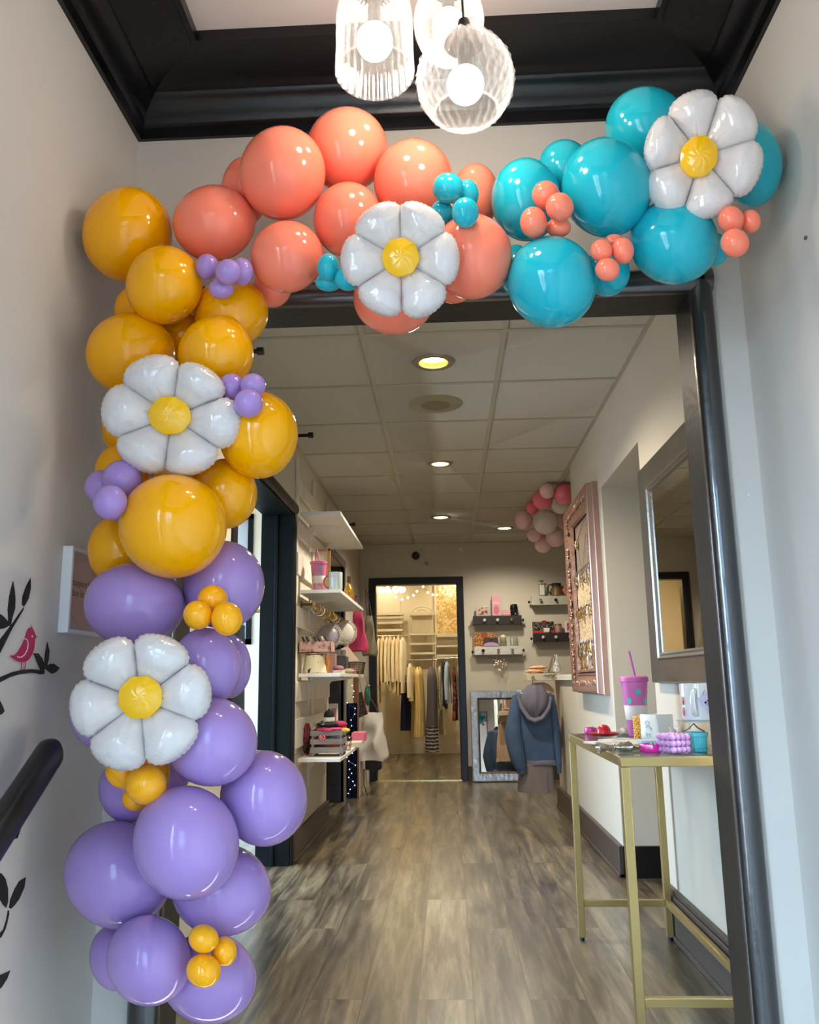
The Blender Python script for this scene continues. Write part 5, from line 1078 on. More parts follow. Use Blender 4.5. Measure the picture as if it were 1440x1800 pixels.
# hood lying over the back
mb = MB()
def hood(u, v):
    a = pi*(v-.5)*1.04; y = 300+420*u; wv = 165*(sin(pi*min(1, .12+u*.80))**.6)*(1 if u < .55 else (1-((u-.55)/.47)**1.7*.62)); x = 880+wv*sin(a)
    p = jp(x, y); d_ = .085*cos(a)*sin(pi*(.12+.8*u))+.05; fold = .010*math.exp(-((v-.5)/.05)**2)-.008*sin(v*20+u*6)*u
    return p+V((0, -d_-fold-.02, 0))
mb.grid(hood, 22, 30); mb.grid(lambda u, v: hood(u, v)+V((0, .012, 0)), 22, 30); mb.build('hood', GRH, t, label='grey jersey hood', sharp=80)
mb = MB(); mb.tube([jp(690, 440, -.06), jp(720, 560, -.10), jp(800, 690, -.11), jp(870, 722, -.115), (jp(960, 690, -.11)), jp(1040, 570, -.10), jp(1070, 450, -.06)], [.018, .024, .026, .026, .026, .024, .018], 12, flat=.7); mb.build('hood_collar', GRH, t, label='rolled grey hood edge')
MB().tube([V((jp(870, 290).x, y0-.03, 1.028)), jp(870, 262, .0), jp(858, 290), jp(862, 330), jp(700, 420), jp(1050, 420), jp(862, 330)], .004, 6).build('hanger', mat('hanger_wire', (150, 140, 120), .3, .8), t)
def garment(name, lab, cat, top, ztop, zbot, wt, wb, dt, db, m, folds=7, amp=.10, group=None, hang=None, seed=0, sleeves=None, neck=.35, rotz=0, extra=None):
    """hanging garment; top = (x,y) of the hanger; widths along x and y at shoulder and hem"""
    x, y = top; c = V((x, y, zbot)); t = thing(name, lab, cat, c, group); h = ztop-zbot; R3 = Matrix.Rotation(rotz, 3, 'Z')
    mb = MB()
    def fn(u, v):
        a = 2*pi*v; sh = neck+(1-neck)*min(1, u/.10)**.6; w = (wt+(wb-wt)*u)/2*sh; d_ = (dt+(db-dt)*u)/2*sh
        f = 1+amp*(.25+u)*sin(folds*a+seed*2.1+1.3*sin(u*3+seed))+amp*.4*sin((folds*2+1)*a+seed)
        return c+R3 @ V((w*cos(a)*f, d_*sin(a)*f, 0))+V((.012*sin(u*4+seed)*u, 0, h*(1-u)-(.04*h*0)))
    mb.grid(fn, 28, max(32, folds*8), False, True); mb.build('fabric', m, t, sharp=80)
    if sleeves:
        for q in (-1, 1):
            pts = [c+R3 @ V((q*wt*.18, q*dt*.42, 0))+V((0, 0, h-.05)), c+R3 @ V((q*wt*.30, q*dt*.52, 0))+V((0, 0, h-.05-sleeves*.5)), c+R3 @ V((q*wt*.28, q*dt*.50, 0))+V((0, 0, h-.05-sleeves))]
            q_ = min(1, wt*11); MB().tube(pts, [.035*q_, .042*q_, .036*q_], 12).build('sleeve', m, t, sharp=80)
    if hang: 
        z = hang; MB().tube([V((x, y, z+.012)), V((x+.012, y, z+.016)), V((x+.016, y, z)), V((x, y, z-.03)), c+R3 @ V((0, -dt*.40, 0))+V((0, 0, h-.02)), c+R3 @ V((0, dt*.40, 0))+V((0, 0, h-.02)), V((x, y, z-.03))], .0035, 6).build('hanger', _M['hanger_wire'], t)
    return t
gx = jp(920, 1400).x
garment('dress', 'long taupe dress hanging below the denim jacket', 'dress', (gx, JY+.0), jp(920, 1180).z, jp(920, 1592).z, .25, .275, .08, .13, mat('taupe_jersey', (120, 110, 108), .9, var=.07, scale=6), folds=6, amp=.05, seed=2, neck=.9)
garment('poncho', 'pleated beige top hanging behind the denim jacket, seen in the leaning mirror', 'top', (.735, JY+.20), .985, .48, .20, .30, .05, .09, mat('beige_pleats', (206, 178, 150), .85, var=.06), folds=12, amp=.10, seed=3)
# ------------------------------------------------------------------ leaning silver mirror by the far door
t = thing('leaning_mirror', 'hammered silver framed mirror leaning on the far wall by the door', 'mirror', (.5, 8.5, 0))
a0, a1, hgt = .225, .775, .90; zq = V((0, .11, .885)).normalized(); base = V((0, 8.55, .004))
def mp_(x, s_, n=0): return V((x, base.y, base.z))+zq*s_+V((0, -zq.z, zq.y))*n
HS = mat('hammered_silver', (186, 192, 196), .28, .9, var=.16, scale=14, bump=.5, bscale=26)
mb = MB(); fwid = .085; k = 5; pr = [(0, 0), (0, .026), (.12, .034), (.85, .030), (1, .012)]
cs = [(a0, 0, 1, 1), (a1, 0, -1, 1), (a1, hgt, -1, -1), (a0, hgt, 1, -1)]; vs = []
for x, s_, sx, ss in cs: vs += [mp_(x+sx*fwid*u, s_+ss*fwid*u, n) for u, n in pr]
mb.add(vs, [(i*k+j, i*k+j+1, ((i+1) % 4)*k+j+1, ((i+1) % 4)*k+j) for i in range(4) for j in range(k-1)]); mb.build('frame', HS, t, sharp=25)
MB().quad(mp_(a0+.07, .07, .012), mp_(a1-.07, .07, .012), mp_(a1-.07, hgt-.07, .012), mp_(a0+.07, hgt-.07, .012)).build('mirror_glass', MIRG, t)
mb = MB().quad(mp_(a0, 0, .0), mp_(a1, 0, 0), mp_(a1, hgt, 0), mp_(a0, hgt, 0)); mb.build('back_board', BLKB, t)
mb = MB(); q = .085
for (xa, sa, xb, sb) in ((a0+q, q, a0+q, hgt-q), (a1-q, q, a1-q, hgt-q), (a0+q, q, a1-q, q), (a0+q, hgt-q, a1-q, hgt-q)): mb.tube([mp_(xa, sa, .014), mp_(xb, sb, .014)], .008, 6)
mb.build('inner_bead', mat('bronze_bead', (96, 82, 62), .4, .7), t)
# ------------------------------------------------------------------ four drawer-front shelves
DW = .10
def drawer_shelf(lab, px0, py0, px1, py1, m, knobs, side_l, side_r):
    a, b = at(px0, py0, YF), at(px1, py1, YF); a.z = max(a.z, b.z)+.0; zt = (at(px0, py0, YF-DW).z+at(px1, py0-2, YF-DW).z)/2; zb = (at(px0, py1, YF-DW).z+at(px1, py1-2, YF-DW).z)/2
    x0, x1 = at(px0, py0, YF-DW).x, at(px1, py0, YF-DW).x; t = thing('drawer_shelf', lab, 'shelf', ((x0+x1)/2, YF, zb), 'drawer-front shelves on the far wall')
    MB().box(x0, x1, YF-DW, YF-DW+.014, zb, zt).build('front_board', m, t, .003); MB().box(x0, x0+.012, YF-DW+.014, YF, zb, zt).build('side_board', m, t, .002); MB().box(x1-.012, x1, YF-DW+.014, YF, zb, zt).build('side_board', m, t, .002); MB().box(x0+.012, x1-.012, YF-DW+.014, YF, zt-.012, zt).build('top_board', m, t)
    K = [(.004, 0), (.005, .010), (.015, .016), (.017, .022), (.012, .028), (.001, .030)]
    for u, km in knobs: MB().lathe(K, 16, (x0+(x1-x0)*u, YF-DW, (zb+zt)/2), M=Matrix.Rotation(pi/2, 4, 'X')).build('knob', km, t)
    if side_l: MB().lathe(K, 14, (x0, YF-.05, (zb+zt)/2-.01), M=Matrix.Rotation(-pi/2, 4, 'Y')).build('knob', side_l, t)
    if side_r: MB().lathe(K, 14, (x1, YF-.05, (zb+zt)/2), M=Matrix.Rotation(pi/2, 4, 'Y')).build('knob', side_r, t)
    return x0, x1, zt+.001
DK = mat('espresso_wood', (40, 36, 34), .5, var=.15, scale=8); DWH = mat('distressed_white', (208, 204, 198), .6, var=.14, scale=12, stretch=(1, 3, 6)); GW2 = mat('pale_grey_drawer', (186, 182, 166), .6, var=.06)
CRY = mat('crystal_knob', (224, 224, 220), .08, .4); BK = mat('black_knob', (16, 16, 18), .3)
A_ = drawer_shelf('dark drawer-front shelf nearest the far door, upper left of four', 832, 1083, 917, 1099, DK, ((.23, CRY), (.50, CRY), (.79, GOLDD)), CRY, BK)
B_ = drawer_shelf('distressed white drawer-front shelf nearest the far door, lower left of four', 834, 1137, 918, 1152, DWH, ((.18, BK), (.50, SILV), (.79, SILV)), DK, DK)
C_ = drawer_shelf('pale grey drawer-front shelf by the jewellery frame, upper right of four', 934, 1048, 1013, 1064, GW2, ((.20, SILV), (.54, BK), (.85, BK)), BK, None)
D_ = drawer_shelf('dark brown drawer-front shelf by the jewellery frame, lower right of four', 938, 1113, 1013, 1129, mat('dark_brown_wood', (46, 34, 32), .5, var=.12), ((.22, CRY), (.52, CRY), (.85, CRY)), BK, None)
FY = YF-.055
def fb(px0, px1, ptop, z, d=.03, Y=FY): a, b = at(px0, 1100, Y), at(px1, 1100, Y); return a.x, b.x, z, at(px0, ptop, Y).z, Y-d/2, Y+d/2
def fbox(name, lab, cat, px0, px1, ptop, z, m, d=.03, bev=.002, Y=FY):
    x0, x1, z0, z1, y0, y1 = fb(px0, px1, ptop, z, d, Y); return MB().box(x0, x1, y0, y1, z0, max(z1, z0+.01)).build(name, m, None, bev, label=lab, cat=cat)
# shelf A
x0, x1, z0, z1, y0, y1 = fb(838, 861, 1066, A_[2], .02); t = thing('picture_frame', 'small silver framed flower picture on the upper dark far shelf', 'frame', V(((x0+x1)/2, FY, z0))); MB().box(x0, x1, y0, y1, z0, z1).build('frame', mat('pale_silver', (196, 190, 180), .35, .4), t, .002); MB().box(x0+.018, x1-.016, y0-.001, y0, z0+.012, z1-.012).build('picture', dots('blossom_picture', (206, 164, 146), (92, 66, 58), 34, .42, .5, 'noise', .1), t)
x0, x1, z0, z1, y0, y1 = fb(866, 881, 1047, A_[2], .05); t = thing('gift_box', 'tall pink printed box on the upper dark far shelf', 'box', V(((x0+x1)/2, FY, z0))); MB().box(x0, x1, y0, y1, z0, z1).build('carton', mat('rose_card', (214, 156, 166), .5, var=.03), t, .002); MB().prism([((x0+x1)/2+.030*cos(a), y0-.0006, z0+(z1-z0)*.28+.048*sin(a)) for a in [2*pi*i/24 for i in range(24)]], (0, 1, 0), .0005).build('oval_print', mat('deep_rose', (196, 112, 130), .5), t); MB().box(x0+.004, x1-.004, y0-.0006, y0, z0+(z1-z0)*.60, z0+(z1-z0)*.66).build('band_print', mat('pale_rose', (226, 186, 188), .5), t)
x0, x1, z0, z1, y0, y1 = fb(884, 898, 1073, A_[2], .05); t = thing('gift_box', 'low pink and white checked box on the upper dark far shelf', 'box', V(((x0+x1)/2, FY, z0))); MB().box(x0, x1, y0, y1, z0, z1).build('carton', mat('pale_rose', (226, 186, 188), .5), t, .002)
for i in range(3): MB().box(x0+.004, x1-.004, y0-.0006, y0, z0+.008+.018*i, z0+.016+.018*i).build('stripe', mat('deep_rose', (196, 112, 130), .5), t)
c = V((at(904, 1080, FY).x, FY, A_[2])); MB().lathe([(.028, 0), (.034, .004), (.044, .045), (.043, .08), (.034, .118), (.031, .118), (.040, .05), (.001, .012)], 28, c).build('tumbler_cup', dots('black_cup', (18, 18, 22), (150, 148, 150), 24, .22, .2, 'voronoi'), label='black stemless cup with pale print on the upper dark far shelf', cat='cup')
# shelf B
x0, x1, z0, z1, y0, y1 = fb(832, 871, 1113, B_[2], .012); t = thing('wallet', 'amber sequin wallet standing on the white far shelf', 'wallet', V(((x0+x1)/2, FY, z0))); MB().box(x0, x1, y0+.02, y1+.02, z0, z1).build('body', dots('amber_sequins', (150, 92, 34), (226, 188, 120), 60, .25, .4, 'voronoi', .2), t, .003); MB().box((x0+x1)/2-.03, (x0+x1)/2+.02, y0+.016, y0+.02, z1-.05, z1+.004).build('clasp_tab', mat('rust_leather', (168, 66, 28), .5), t)
x0, x1, z0, z1, y0, y1 = fb(848, 876, 1121, B_[2], .014, FY-.02); t = thing('wallet', 'dark brown wallet with lilac flap on the white far shelf', 'wallet', V(((x0+x1)/2, FY, z0))); MB().prism([(x0, y0-.02, z0), (x1, y0-.02, z0), (x1-.01, y0-.008, z1), (x0+.012, y0-.008, z1)], (0, 1, 0), .014).build('body', mat('chocolate_leather', (62, 34, 26), .45), t, .002); xm = (x0+x1)/2; MB().prism([(x0+.004, y0-.0215, z0+.002)]+[(xm+(x1-x0)*.47*cos(a), y0-.0205, z0+.01+.032*sin(a)) for a in [pi-pi*i/12 for i in range(13)]]+[(x1-.004, y0-.0215, z0+.002)], (0, -1, 0), .002).build('flap', mat('lilac_leather', (180, 150, 184), .5), t); MB().sph((xm, y0-.016, z1-.02), .010, 10, sc=(1.4, .4, 1)).build('stud', mat('green_stud', (32, 72, 56), .4), t)
GJ = clear('jar_glass', (232, 236, 230), .75, .05)
c = V((at(885, 1136, FY).x, FY, B_[2])); t = thing('candle_jar', 'glass cup with a cream rounded candle on the white far shelf', 'candle', c); MB().lathe([(.032, 0), (.036, .004), (.036, .095), (.034, .095), (.034, .006), (.001, .006)], 24, c).build('jar', GJ, t); MB().lathe([(.032, .007), (.032, .048), (.001, .05)], 24, c).build('base_wax', mat('olive_wax', (130, 118, 72), .5), t); MB().sph(c+V((0, 0, .083)), .034, 18, sc=(.95, .95, 1.15)).build('top_wax', mat('cream_wax', (230, 206, 156), .5, sss=.2), t)
c = V((at(904, 1136, FY).x, FY, B_[2])); t = thing('glass_jar', 'clear glass jar at the right end of the white far shelf', 'jar', c); MB().lathe([(.040, 0), (.044, .004), (.044, .090), (.042, .094), (.040, .090), (.040, .006), (.001, .006)], 24, c).build('body', GJ, t); MB().box(c.x-.028, c.x-.018, c.y-.046, c.y-.043, c.z+.01, c.z+.08).build('label_strip', WHITE, t)
# shelf C
c = V((at(953, 1046, FY).x, FY, C_[2])); t = thing('bottle', 'clear square bottle with white label on the pale grey far shelf', 'bottle', c); MB().box(c.x-.032, c.x+.032, c.y-.028, c.y+.028, c.z, c.z+.13).build('body', GJ, t, .006); MB().box(c.x-.024, c.x+.024, c.y-.0295, c.y-.0285, c.z+.012, c.z+.115).build('label', mat('white_card', (226, 218, 210), .5), t); MB().cyl(c+V((0, 0, .13)), c+V((0, 0, .155)), .012).build('neck', GJ, t); MB().box(c.x-.024, c.x+.024, c.y-.010, c.y+.010, c.z+.155, c.z+.168).build('stopper', mat('pewter_dark', (88, 82, 74), .4, .6), t, .003)
PG = mat('stoneware_glaze', (120, 92, 50), .35, var=.25, scale=9); nt = PG.node_tree; tcn = nt.nodes.new('ShaderNodeTexCoord'); sx_ = nt.nodes.new('ShaderNodeSeparateXYZ'); nt.links.new(tcn.outputs['Generated'], sx_.inputs[0]); rp = nt.nodes.new('ShaderNodeValToRGB'); rp.color_ramp.elements[0].position = .55; rp.color_ramp.elements[0].color = lin((126, 98, 52)); rp.color_ramp.elements[1].position = .85; rp.color_ramp.elements[1].color = lin((28, 26, 34)); nt.links.new(sx_.outputs['Z'], rp.inputs[0]); nt.links.new(rp.outputs[0], nt.nodes['Principled BSDF'].inputs['Base Color'])
c = V((at(979, 1046, FY).x, FY, C_[2])); t = thing('pitcher', 'brown and black stoneware pitcher on the pale grey far shelf', 'pitcher', c); MB().lathe([(.050, 0), (.055, .004), (.048, .06), (.046, .10), (.052, .132), (.048, .132), (.042, .10), (.001, .01)], 28, c).build('body', PG, t); MB().tube([c+V((-.046, 0, .115)), c+V((-.075, 0, .122)), c+V((-.094, 0, .085)), c+V((-.088, 0, .045)), c+V((-.052, 0, .02))], .008, 8).build('handle', mat('black_glaze', (26, 24, 30), .3), t)
c = V((at(999, 1040, FY).x, FY, C_[2])); t = thing('flower_ornament', 'coral flower-shaped ornament at the end of the pale grey far shelf', 'ornament', c)
for i in range(6): a = 2*pi*i/6; MB().sph(c+V((.034*cos(a), 0, .060+.034*sin(a))), .026, 12, sc=(1, .4, 1)).build('petal', mat('salmon_ceramic', (222, 138, 108), .4), t)
MB().lathe([(.026, 0), (.022, .02), (.008, .04)], 16, c).build('foot', _M['salmon_ceramic'], t)
# shelf D
x0, x1, z0, z1, y0, y1 = fb(936, 974, 1093, D_[2], .014); t = thing('wallet', 'black spotted wallet with red trim on the dark brown far shelf', 'wallet', V(((x0+x1)/2, FY, z0))); MB().box(x0, x1, y0, y1, z0+.022, z1).build('body', dots('leopard_black', (26, 26, 26), (178, 170, 142), 70, .30, .5, 'voronoi', .06), t, .002); MB().box(x0, x1, y0-.001, y1+.001, z0, z0+.024).build('trim', mat('red_trim', (190, 40, 34), .5), t, .002); MB().box((x0+x1)/2-.012, (x0+x1)/2+.032, y0-.003, y1, z1-.03, z1+.010).build('clasp_tab', mat('dark_red', (140, 20, 34), .5), t, .002)
x0, x1, z0, z1, y0, y1 = fb(956, 966, 1104, D_[2], .04, FY-.03); MB().box(x0, x1, y0, y0+.05, z0-.0, z1).build('trinket_box', WHITE, None, .008, label='tiny white rounded box in front of the spotted wallet', cat='box')
c = V((at(982, 1112, FY).x, FY, D_[2])); t = thing('candle_jar', 'pink tin candle with a lid on the dark brown far shelf', 'candle', c); MB().lathe([(.034, 0), (.036, .004), (.036, .074), (.001, .074)], 24, c).build('tin', mat('pink_tin', (206, 150, 142), .3, .3), t); MB().lathe([(.038, .074), (.038, .090), (.001, .092)], 24, c).build('lid', GOLDD, t)
x0, x1, z0, z1, y0, y1 = fb(993, 1009, 1091, D_[2], .016); t = thing('picture_frame', 'white framed red print at the end of the dark brown far shelf', 'frame', V(((x0+x1)/2, FY, z0))); MB().box(x0, x1, y0, y1, z0, z1).build('frame', WHITE, t, .002); MB().box(x0+.022, x1-.022, y0-.001, y0, z0+.02, z1-.024).build('picture', dots('red_print_art', (176, 40, 46), (226, 190, 180), 40, .4, .5, 'noise', .1), t)
# crystal flower under the white shelf
c = at(878, 1167, YF-.06); t = thing('crystal_ornament', 'sparkling crystal starburst ornament hanging under the white far shelf', 'ornament', c-V((0, 0, .08))); mb = MB(); rr = random.Random(9)
for i in range(70):
    d_ = V((rr.gauss(0, 1), rr.gauss(0, .5), rr.gauss(0, 1))).normalized()*rr.uniform(.03, .085); p = c+d_; mb.tube([c, p], .0006, 4); mb.sph(p, .0055, 6, 5)
mb.build('beads', mat('champagne_crystal', (226, 204, 178), .12, .35), t); MB().tube([c, V((c.x, c.y, at(878, 1152, YF-.06).z))], .001, 5).build('cord', GOLDD, t)

# ------------------------------------------------------------------ fitting room behind the far doorway
RY = 11.1
FW_ = mat('ivory_shelving', (240, 230, 202), .5, var=.03)
def px_box(mb, px0, px1, py0, py1, Y0, Y1): a, b = at(px0, py0, Y0), at(px1, py1, Y0); return mb.box(a.x, b.x, Y0, Y1, b.z, a.z)
t = thing('shelving_unit', 'ivory slatted rack at the left of the fitting room above the cream clothes', 'rack', (at(684, 1300, 11.6).x, 11.7, 0))
for p in (660, 704): px_box(MB(), p, p+4, 1058, 1322, 11.62, 11.68).build('post', FW_, t)
for y in (1078, 1084, 1093, 1106): px_box(MB(), 660, 708, y, y+3, 11.60, 11.80).build('shelf_board', FW_, t)
t = thing('shelving_unit', 'ivory arched rack at the middle of the fitting room', 'rack', (at(742, 1300, 11.6).x, 11.7, 0))
for p in (720, 761): px_box(MB(), p, p+4, 1068, 1320, 11.62, 11.68).build('post', FW_, t)
for y in (1078, 1113, 1130, 1147): px_box(MB(), 720, 765, y, y+3, 11.60, 11.80).build('shelf_board', FW_, t)
for q in (0, 5): MB().tube([at(742-(19-q*1.6)*cos(a), 1078-(12-q)*sin(a), 11.64) for a in [pi*i/14 for i in range(15)]], .012, 6).build('arch', FW_, t)
px_box(MB(), 724, 761, 1081, 1112, 11.72, 11.75).build('back_panel', mat('ivory_panel', (226, 214, 184), .6, var=.05, scale=6), t)
t = thing('shelving_unit', 'ivory rack with box shelves at the right of the fitting room', 'rack', (at(788, 1300, 11.5).x, 11.7, 0))
px_box(MB(), 764, 770, 1112, 1322, 11.5, 11.56).build('post', FW_, t); px_box(MB(), 768, 808, 1113, 1119, 11.45, 11.80).build('shelf_board', FW_, t)
for y in (1134, 1151): px_box(MB(), 768, 808, y, y+3, 11.45, 11.80).build('shelf_board', FW_, t)
DMK = dots('gold_damask', (238, 216, 160), (214, 172, 92), 30, .47, .6, 'noise', .06); a, b = at(767, 1042, CB-.02), at(808, 1116, CB-.02); t = thing('wallpaper_panel', 'gold damask panel on the right of the fitting room back wall', 'panel', V(((a.x+b.x)/2, CB, b.z))); MB().box(a.x, b.x+.3, CB-.02, CB-.004, b.z, a.z+.12).build('paper', DMK, t); MB().box(a.x-.03, a.x, CB-.03, CB-.002, b.z, a.z+.12).build('edge_strip', FW_, t)
# damask also on the side wall (seen in the big mirror)
MB().box(-1.898, -1.885, 9.6, 11.6, .95, 2.5).build('wallpaper_panel', DMK, label='gold damask panel on the left side wall of the fitting room', cat='panel')
t = thing('white_table', 'white slatted bench on the left side of the fitting room, seen in the mirror', 'bench', (-1.65, 10.4, 0))
for z in (.95, .72, .45): MB().box(-1.88, -1.45, 9.7, 11.2, z-.03, z).build('board', FW_, t)
for y in (9.72, 11.16):
    for x in (-1.87, -1.49): MB().box(x, x+.04, y, y+.04, 0, .92).build('leg', FW_, t)
# rails
for px0, px1, py, lab in ((655, 716, 1118, 'left clothes rail in the fitting room, carrying the cream clothes'), (716, 768, 1160, 'middle clothes rail in the fitting room, carrying the long dresses'), (768, 812, 1157, 'right clothes rail in the fitting room, carrying shirts')):
    a, b = at(px0, py, RY), at(px1, py, RY); z = (a.z+b.z)/2; t = thing('clothes_rail', lab, 'rail', V(((a.x+b.x)/2, RY, z)), 'clothes rails of the fitting room'); MB().cyl((a.x, RY, z), (b.x, RY, z), .010).build('rod', SILV, t)
    for x in (a.x+.01, b.x-.01): MB().cyl((x, RY, z), (x, 11.60, z), .008).build('bracket', SILV, t)
def hanging(name, lab, cat, px, ptop, pbot, wpx_t, wpx_b, m, rail_py, folds=5, amp=.12, seed=0, sl=None, Y=RY, group=None, d=.36):
    a, b = at(px, ptop, Y), at(px, pbot, Y); zr = at(px, rail_py, Y).z; garment(name, lab, cat, (a.x, Y), a.z, b.z, pxm(Y, wpx_t), pxm(Y, wpx_b), d, d*1.05, m, folds, amp, group, zr, seed, sl)
CRM = mat('cream_knit', (244, 230, 196), .85, var=.06, scale=6); CRM2 = mat('warm_cream_knit', (238, 214, 168), .85, var=.06, scale=6)
G1 = 'cream clothes on the left rail'
hanging('blouse', 'cream blouse with orange flower, leftmost on the left rail', 'blouse', 666, 1122, 1236, 6, 7, dots('cream_flower', (240, 226, 196), (222, 120, 78), 5, .30, .8, 'noise', .03), 1118, 5, .1, 1, .5, group=G1)
for i, (px, pb, m, w) in enumerate(((673, 1200, CRM2, 8), (680, 1203, CRM, 9), (686, 1214, CRM2, 9), (693, 1217, CRM, 10), (700, 1222, CRM2, 10), (708, 1218, CRM, 13))):
    hanging('sweater', ('second', 'third', 'fourth', 'fifth', 'sixth', 'rightmost')[i]+' cream top from the left on the left rail', 'top', px, 1118+(i % 2)*2, pb, w*.60, w*.72, m, 1118, 4, .14, i+2, .55, group=G1)
hanging('dress', 'navy tiered dress between the cream tops and the yellow dress', 'dress', 713, 1163, 1284, 8, 21, mat('navy_cloth', (36, 42, 84), .8, var=.1), 1160, 6, .1, 9, Y=RY+.30, d=.14)
hanging('dress', 'ivory lace top left of the yellow dress', 'dress', 721, 1166, 1232, 7, 8, CRM, 1160, 5, .1, 10, .4)
hanging('dress', 'long pale yellow tiered dress on the middle rail', 'dress', 736, 1172, 1294, 14, 18, mat('pale_yellow_cloth', (226, 200, 132), .85, var=.07, scale=8), 1160, 8, .10, 12)
hanging('dress', 'straw coloured long dress partly behind the pale yellow one', 'dress', 727, 1172, 1294, 10, 12, mat('straw_cloth', (214, 188, 124), .85, var=.07, scale=8), 1160, 6, .10, 13, Y=RY+.30, d=.14)
m = mat('grey_stripe_cloth', (92, 88, 96), .85); nt = m.node_tree; wv = nt.nodes.new('ShaderNodeTexWave'); wv.wave_type = 'BANDS'; wv.bands_direction = 'Z'; wv.inputs['Scale'].default_value = 7; wv.inputs['Distortion'].default_value = 2.5; wv.inputs['Detail Scale'].default_value = 3; tc = nt.nodes.new('ShaderNodeTexCoord'); nt.links.new(tc.outputs['Object'], wv.inputs['Vector']); rp = nt.nodes.new('ShaderNodeValToRGB'); rp.color_ramp.elements[0].position = .62; rp.color_ramp.elements[0].color = lin((62, 56, 66)); rp.color_ramp.elements[1].position = .74; rp.color_ramp.elements[1].color = lin((190, 184, 184)); nt.links.new(wv.outputs['Fac'], rp.inputs[0])
sz = nt.nodes.new('ShaderNodeSeparateXYZ'); nt.links.new(tc.outputs['Generated'], sz.inputs[0]); th = nt.nodes.new('ShaderNodeMath'); th.operation = 'LESS_THAN'; th.inputs[1].default_value = .30; nt.links.new(sz.outputs['Z'], th.inputs[0]); mx = nt.nodes.new('ShaderNodeMix'); mx.data_type = 'RGBA'; nt.links.new(th.outputs[0], mx.inputs['Factor']); mx.inputs['A'].default_value = lin((96, 92, 100)); nt.links.new(rp.outputs[0], mx.inputs['B']); nt.links.new(mx.outputs['Result'], nt.nodes['Principled BSDF'].inputs['Base Color'])
hanging('dress', 'longest grey maxi dress with dark chevron hem on the middle rail', 'dress', 759, 1172, 1321, 15, 21, m, 1160, 7, .10, 14, Y=RY-.05)
hanging('blouse', 'ivory lace blouse right of the grey maxi dress', 'blouse', 773, 1170, 1246, 6, 6, dots('ivory_lace', (220, 208, 176), (160, 146, 116), 50, .4, .8, 'noise', .1), 1157, 5, .1, 15)
hanging('skirt', 'beige pleated skirt below the ivory lace blouse', 'skirt', 779, 1240, 1291, 10, 17, mat('beige_pleat_cloth', (216, 196, 158), .85, var=.05), 1157, 12, .10, 16, Y=RY+.28, d=.14)
hanging('shirt', 'pale blue shirt on the right rail', 'shirt', 786, 1163, 1236, 8, 11, mat('pale_blue_cloth', (178, 196, 220), .8, var=.06), 1157, 5, .1, 17, .45)
hanging('shirt', 'dark navy shirt behind the pale blue one', 'shirt', 780, 1163, 1246, 7, 9, mat('navy_cloth', (36, 42, 84)), 1157, 5, .1, 18, Y=RY+.29, d=.12)
hanging('dress', 'black and orange floral dress on the right rail', 'dress', 798, 1171, 1266, 6, 8, dots('orange_floral', (34, 26, 28), (226, 120, 74), 26, .44, .8, 'noise', .04), 1157, 5, .1, 19)
hanging('dress', 'light blue striped dress, last on the right rail', 'dress', 806, 1168, 1266, 5, 6, mat('sky_stripe_cloth', (188, 198, 218), .8, var=.12, scale=60, stretch=(8, 1, .2)), 1157, 5, .1, 20)
# lamp ring and fairy bulbs
FBW = glow('warm_bulb', (255, 232, 180), 9); c = at(689, 1033, 10.6)
t = thing('chandelier', 'ring chandelier of bright round bulbs at the fitting room ceiling', 'lamp', c); MB().ring(c, .15, .008, n=32).build('ring', GOLDD, t); MB().cyl(c, V((c.x, c.y, 2.6)), .006).build('rod', GOLDD, t)
for i in range(10): a = 2*pi*i/10; MB().tube([c+V((.15*cos(a), .15*sin(a), .01)), c, ], .003, 5).build('spoke', GOLDD, t); MB().sph(c+V((.15*cos(a), .15*sin(a), -.03)), .032, 12).build('bulb', FBW, t)
pts = [(696, 1048), (707, 1052), (717, 1049), (727, 1045), (733, 1038), (744, 1030), (752, 1040), (761, 1044), (768, 1044), (774, 1035), (779, 1040), (786, 1043), (793, 1043), (797, 1037), (800, 1029), (788, 1036), (782, 1030)]
W = [at(x, y, 11.0+.02*i) for i, (x, y) in enumerate(pts)]; t = thing('fairy_lights', 'string of warm fairy bulbs looping across the fitting room', 'lights', W[0]); MB().tube(W, .002, 4).build('wire', GOLDD, t)
for p in W: MB().sph(p-V((0, 0, .012)), .015, 8, 6).build('bulb', FBW, t)
# ------------------------------------------------------------------ light, camera, render settings
def alight(name, loc, rot, sx, sy, e, col, shape='RECTANGLE'):
    L = bpy.data.lights.new(name, 'AREA'); L.shape = shape; L.size = sx; L.size_y = sy; L.energy = e; L.color = col
    o = bpy.data.objects.new(name, L); COL.objects.link(o); o.location = loc; o.rotation_euler = rot; return o
# unseen ceiling lamps added to brighten the fitting room and its clothes
for x, y in ((-1.0, 10.2), (-.1, 10.2), (-.9, 11.55), (.1, 11.55)):
    t = thing('recessed_light', f'added unseen fitting room ceiling light {"left" if x < -.5 else "right"} {"near the doorway" if y < 11 else "over the clothes rails"}', 'light', (x, y, 2.6), 'added fitting room ceiling lights')
    MB().lathe([(.06, -.002), (.075, -.006), (.09, 0), (.09, .004)], 28, (x, y, 2.6), caps=False).build('rim', RIM, t); MB().cyl((x, y, 2.598), (x, y, 2.6), .06, n=24).build('lamp', glow('added_lamp_glow', (255, 225, 170), 12), t)
    L = bpy.data.lights.new('downlight', 'SPOT'); L.energy = FIT_W*(1.6 if y < 11 else .5); L.spot_size = R_(165); L.spot_blend = .8; L.shadow_soft_size = .06; L.color = (1, .87, .66)
    o = bpy.data.objects.new('downlight', L); COL.objects.link(o); o.location = (x, y, 2.588)
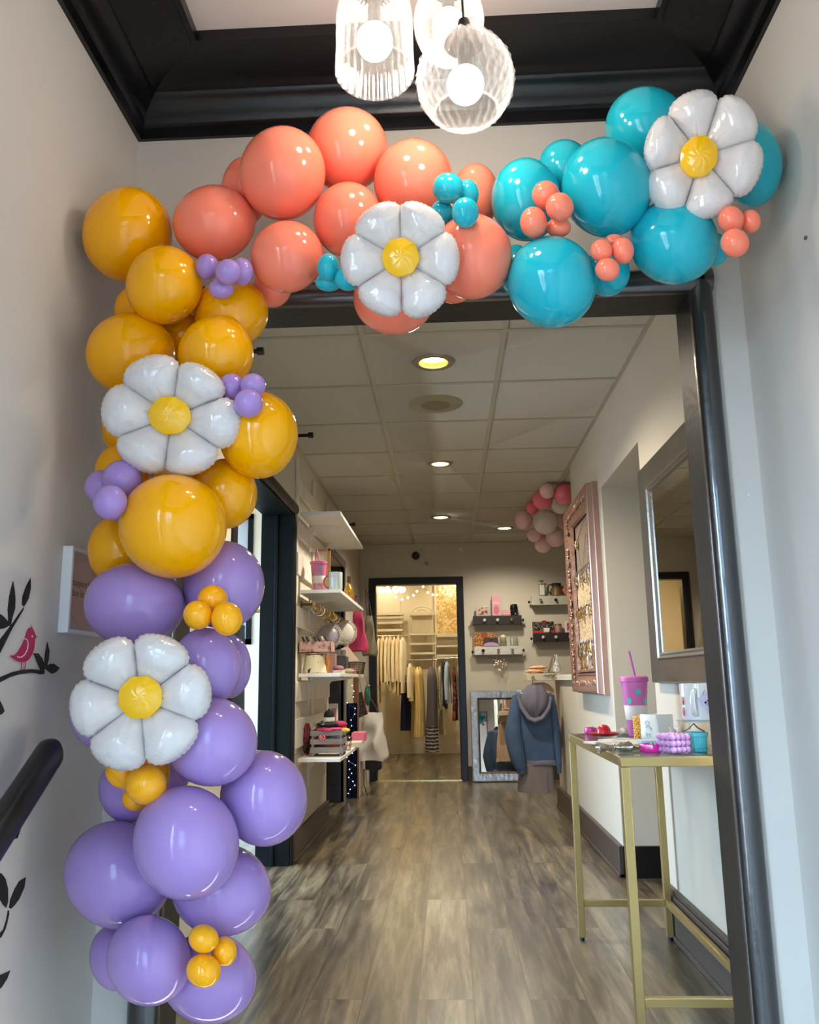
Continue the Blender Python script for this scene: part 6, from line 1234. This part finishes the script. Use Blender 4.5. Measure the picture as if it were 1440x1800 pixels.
# daylight portals at the glazed entry door and the side room window
for loc, rot, sx, sy in ((((DX0+DX1)/2, BKY, .85), (pi/2, 0, pi), DX1-DX0, 2.7), ((-1.655, 6.08, 1.8), (pi/2, 0, 0), .35, .95), ((XL, (WA+WB)/2, (WZ0+WZ1)/2), (0, -pi/2, 0), WZ1-WZ0, WB-WA), ((-2.9, (SA+SB)/2, (SZ0+SZ1)/2), (0, -pi/2, 0), SZ1-SZ0, SB-SA)):
    o = alight('window_portal', loc, rot, sx, sy, 1, (1, 1, 1)); o.data.cycles.is_portal = True
w = bpy.data.worlds.new('World'); SC.world = w; w.use_nodes = True; nt = w.node_tree; bg = nt.nodes['Background']
tc = nt.nodes.new('ShaderNodeTexCoord'); sp = nt.nodes.new('ShaderNodeSeparateXYZ'); nt.links.new(tc.outputs['Generated'], sp.inputs[0])
cr = nt.nodes.new('ShaderNodeValToRGB'); e = cr.color_ramp.elements; e[0].position = .46; e[0].color = (.20, .20, .21, 1); e[1].position = .56; e[1].color = (.56, .76, 1, 1)
mr = nt.nodes.new('ShaderNodeMapRange'); mr.inputs['From Min'].default_value = -1; nt.links.new(sp.outputs['Z'], mr.inputs['Value']); nt.links.new(mr.outputs[0], cr.inputs[0]); nt.links.new(cr.outputs[0], bg.inputs[0]); bg.inputs[1].default_value = SKY

cam = bpy.data.cameras.new('camera'); co = bpy.data.objects.new('camera', cam); COL.objects.link(co); SC.camera = co
cam.sensor_fit = 'HORIZONTAL'; cam.sensor_width = 36; cam.lens = 36*FPX/1440; cam.shift_y = (CY-900)/1440; cam.clip_start = .05
m = Matrix((( _R.x, -_D.x, -_f.x, 0), (_R.y, -_D.y, -_f.y, 0), (_R.z, -_D.z, -_f.z, CAMH), (0, 0, 0, 1))); co.matrix_world = m
SC.view_settings.view_transform = 'Standard'; SC.view_settings.look = 'None'; SC.view_settings.gamma = 1; SC.view_settings.exposure = EXPO; SC.view_settings.use_curve_mapping = False
SC.render.engine = 'CYCLES'; cy = SC.cycles; cy.use_denoising = True; cy.max_bounces = 8; cy.diffuse_bounces = 4; cy.glossy_bounces = 4; cy.transmission_bounces = 4; cy.transparent_max_bounces = 12
cy.sample_clamp_indirect = 4; cy.caustics_reflective = False; cy.caustics_refractive = False; cy.blur_glossy = 0
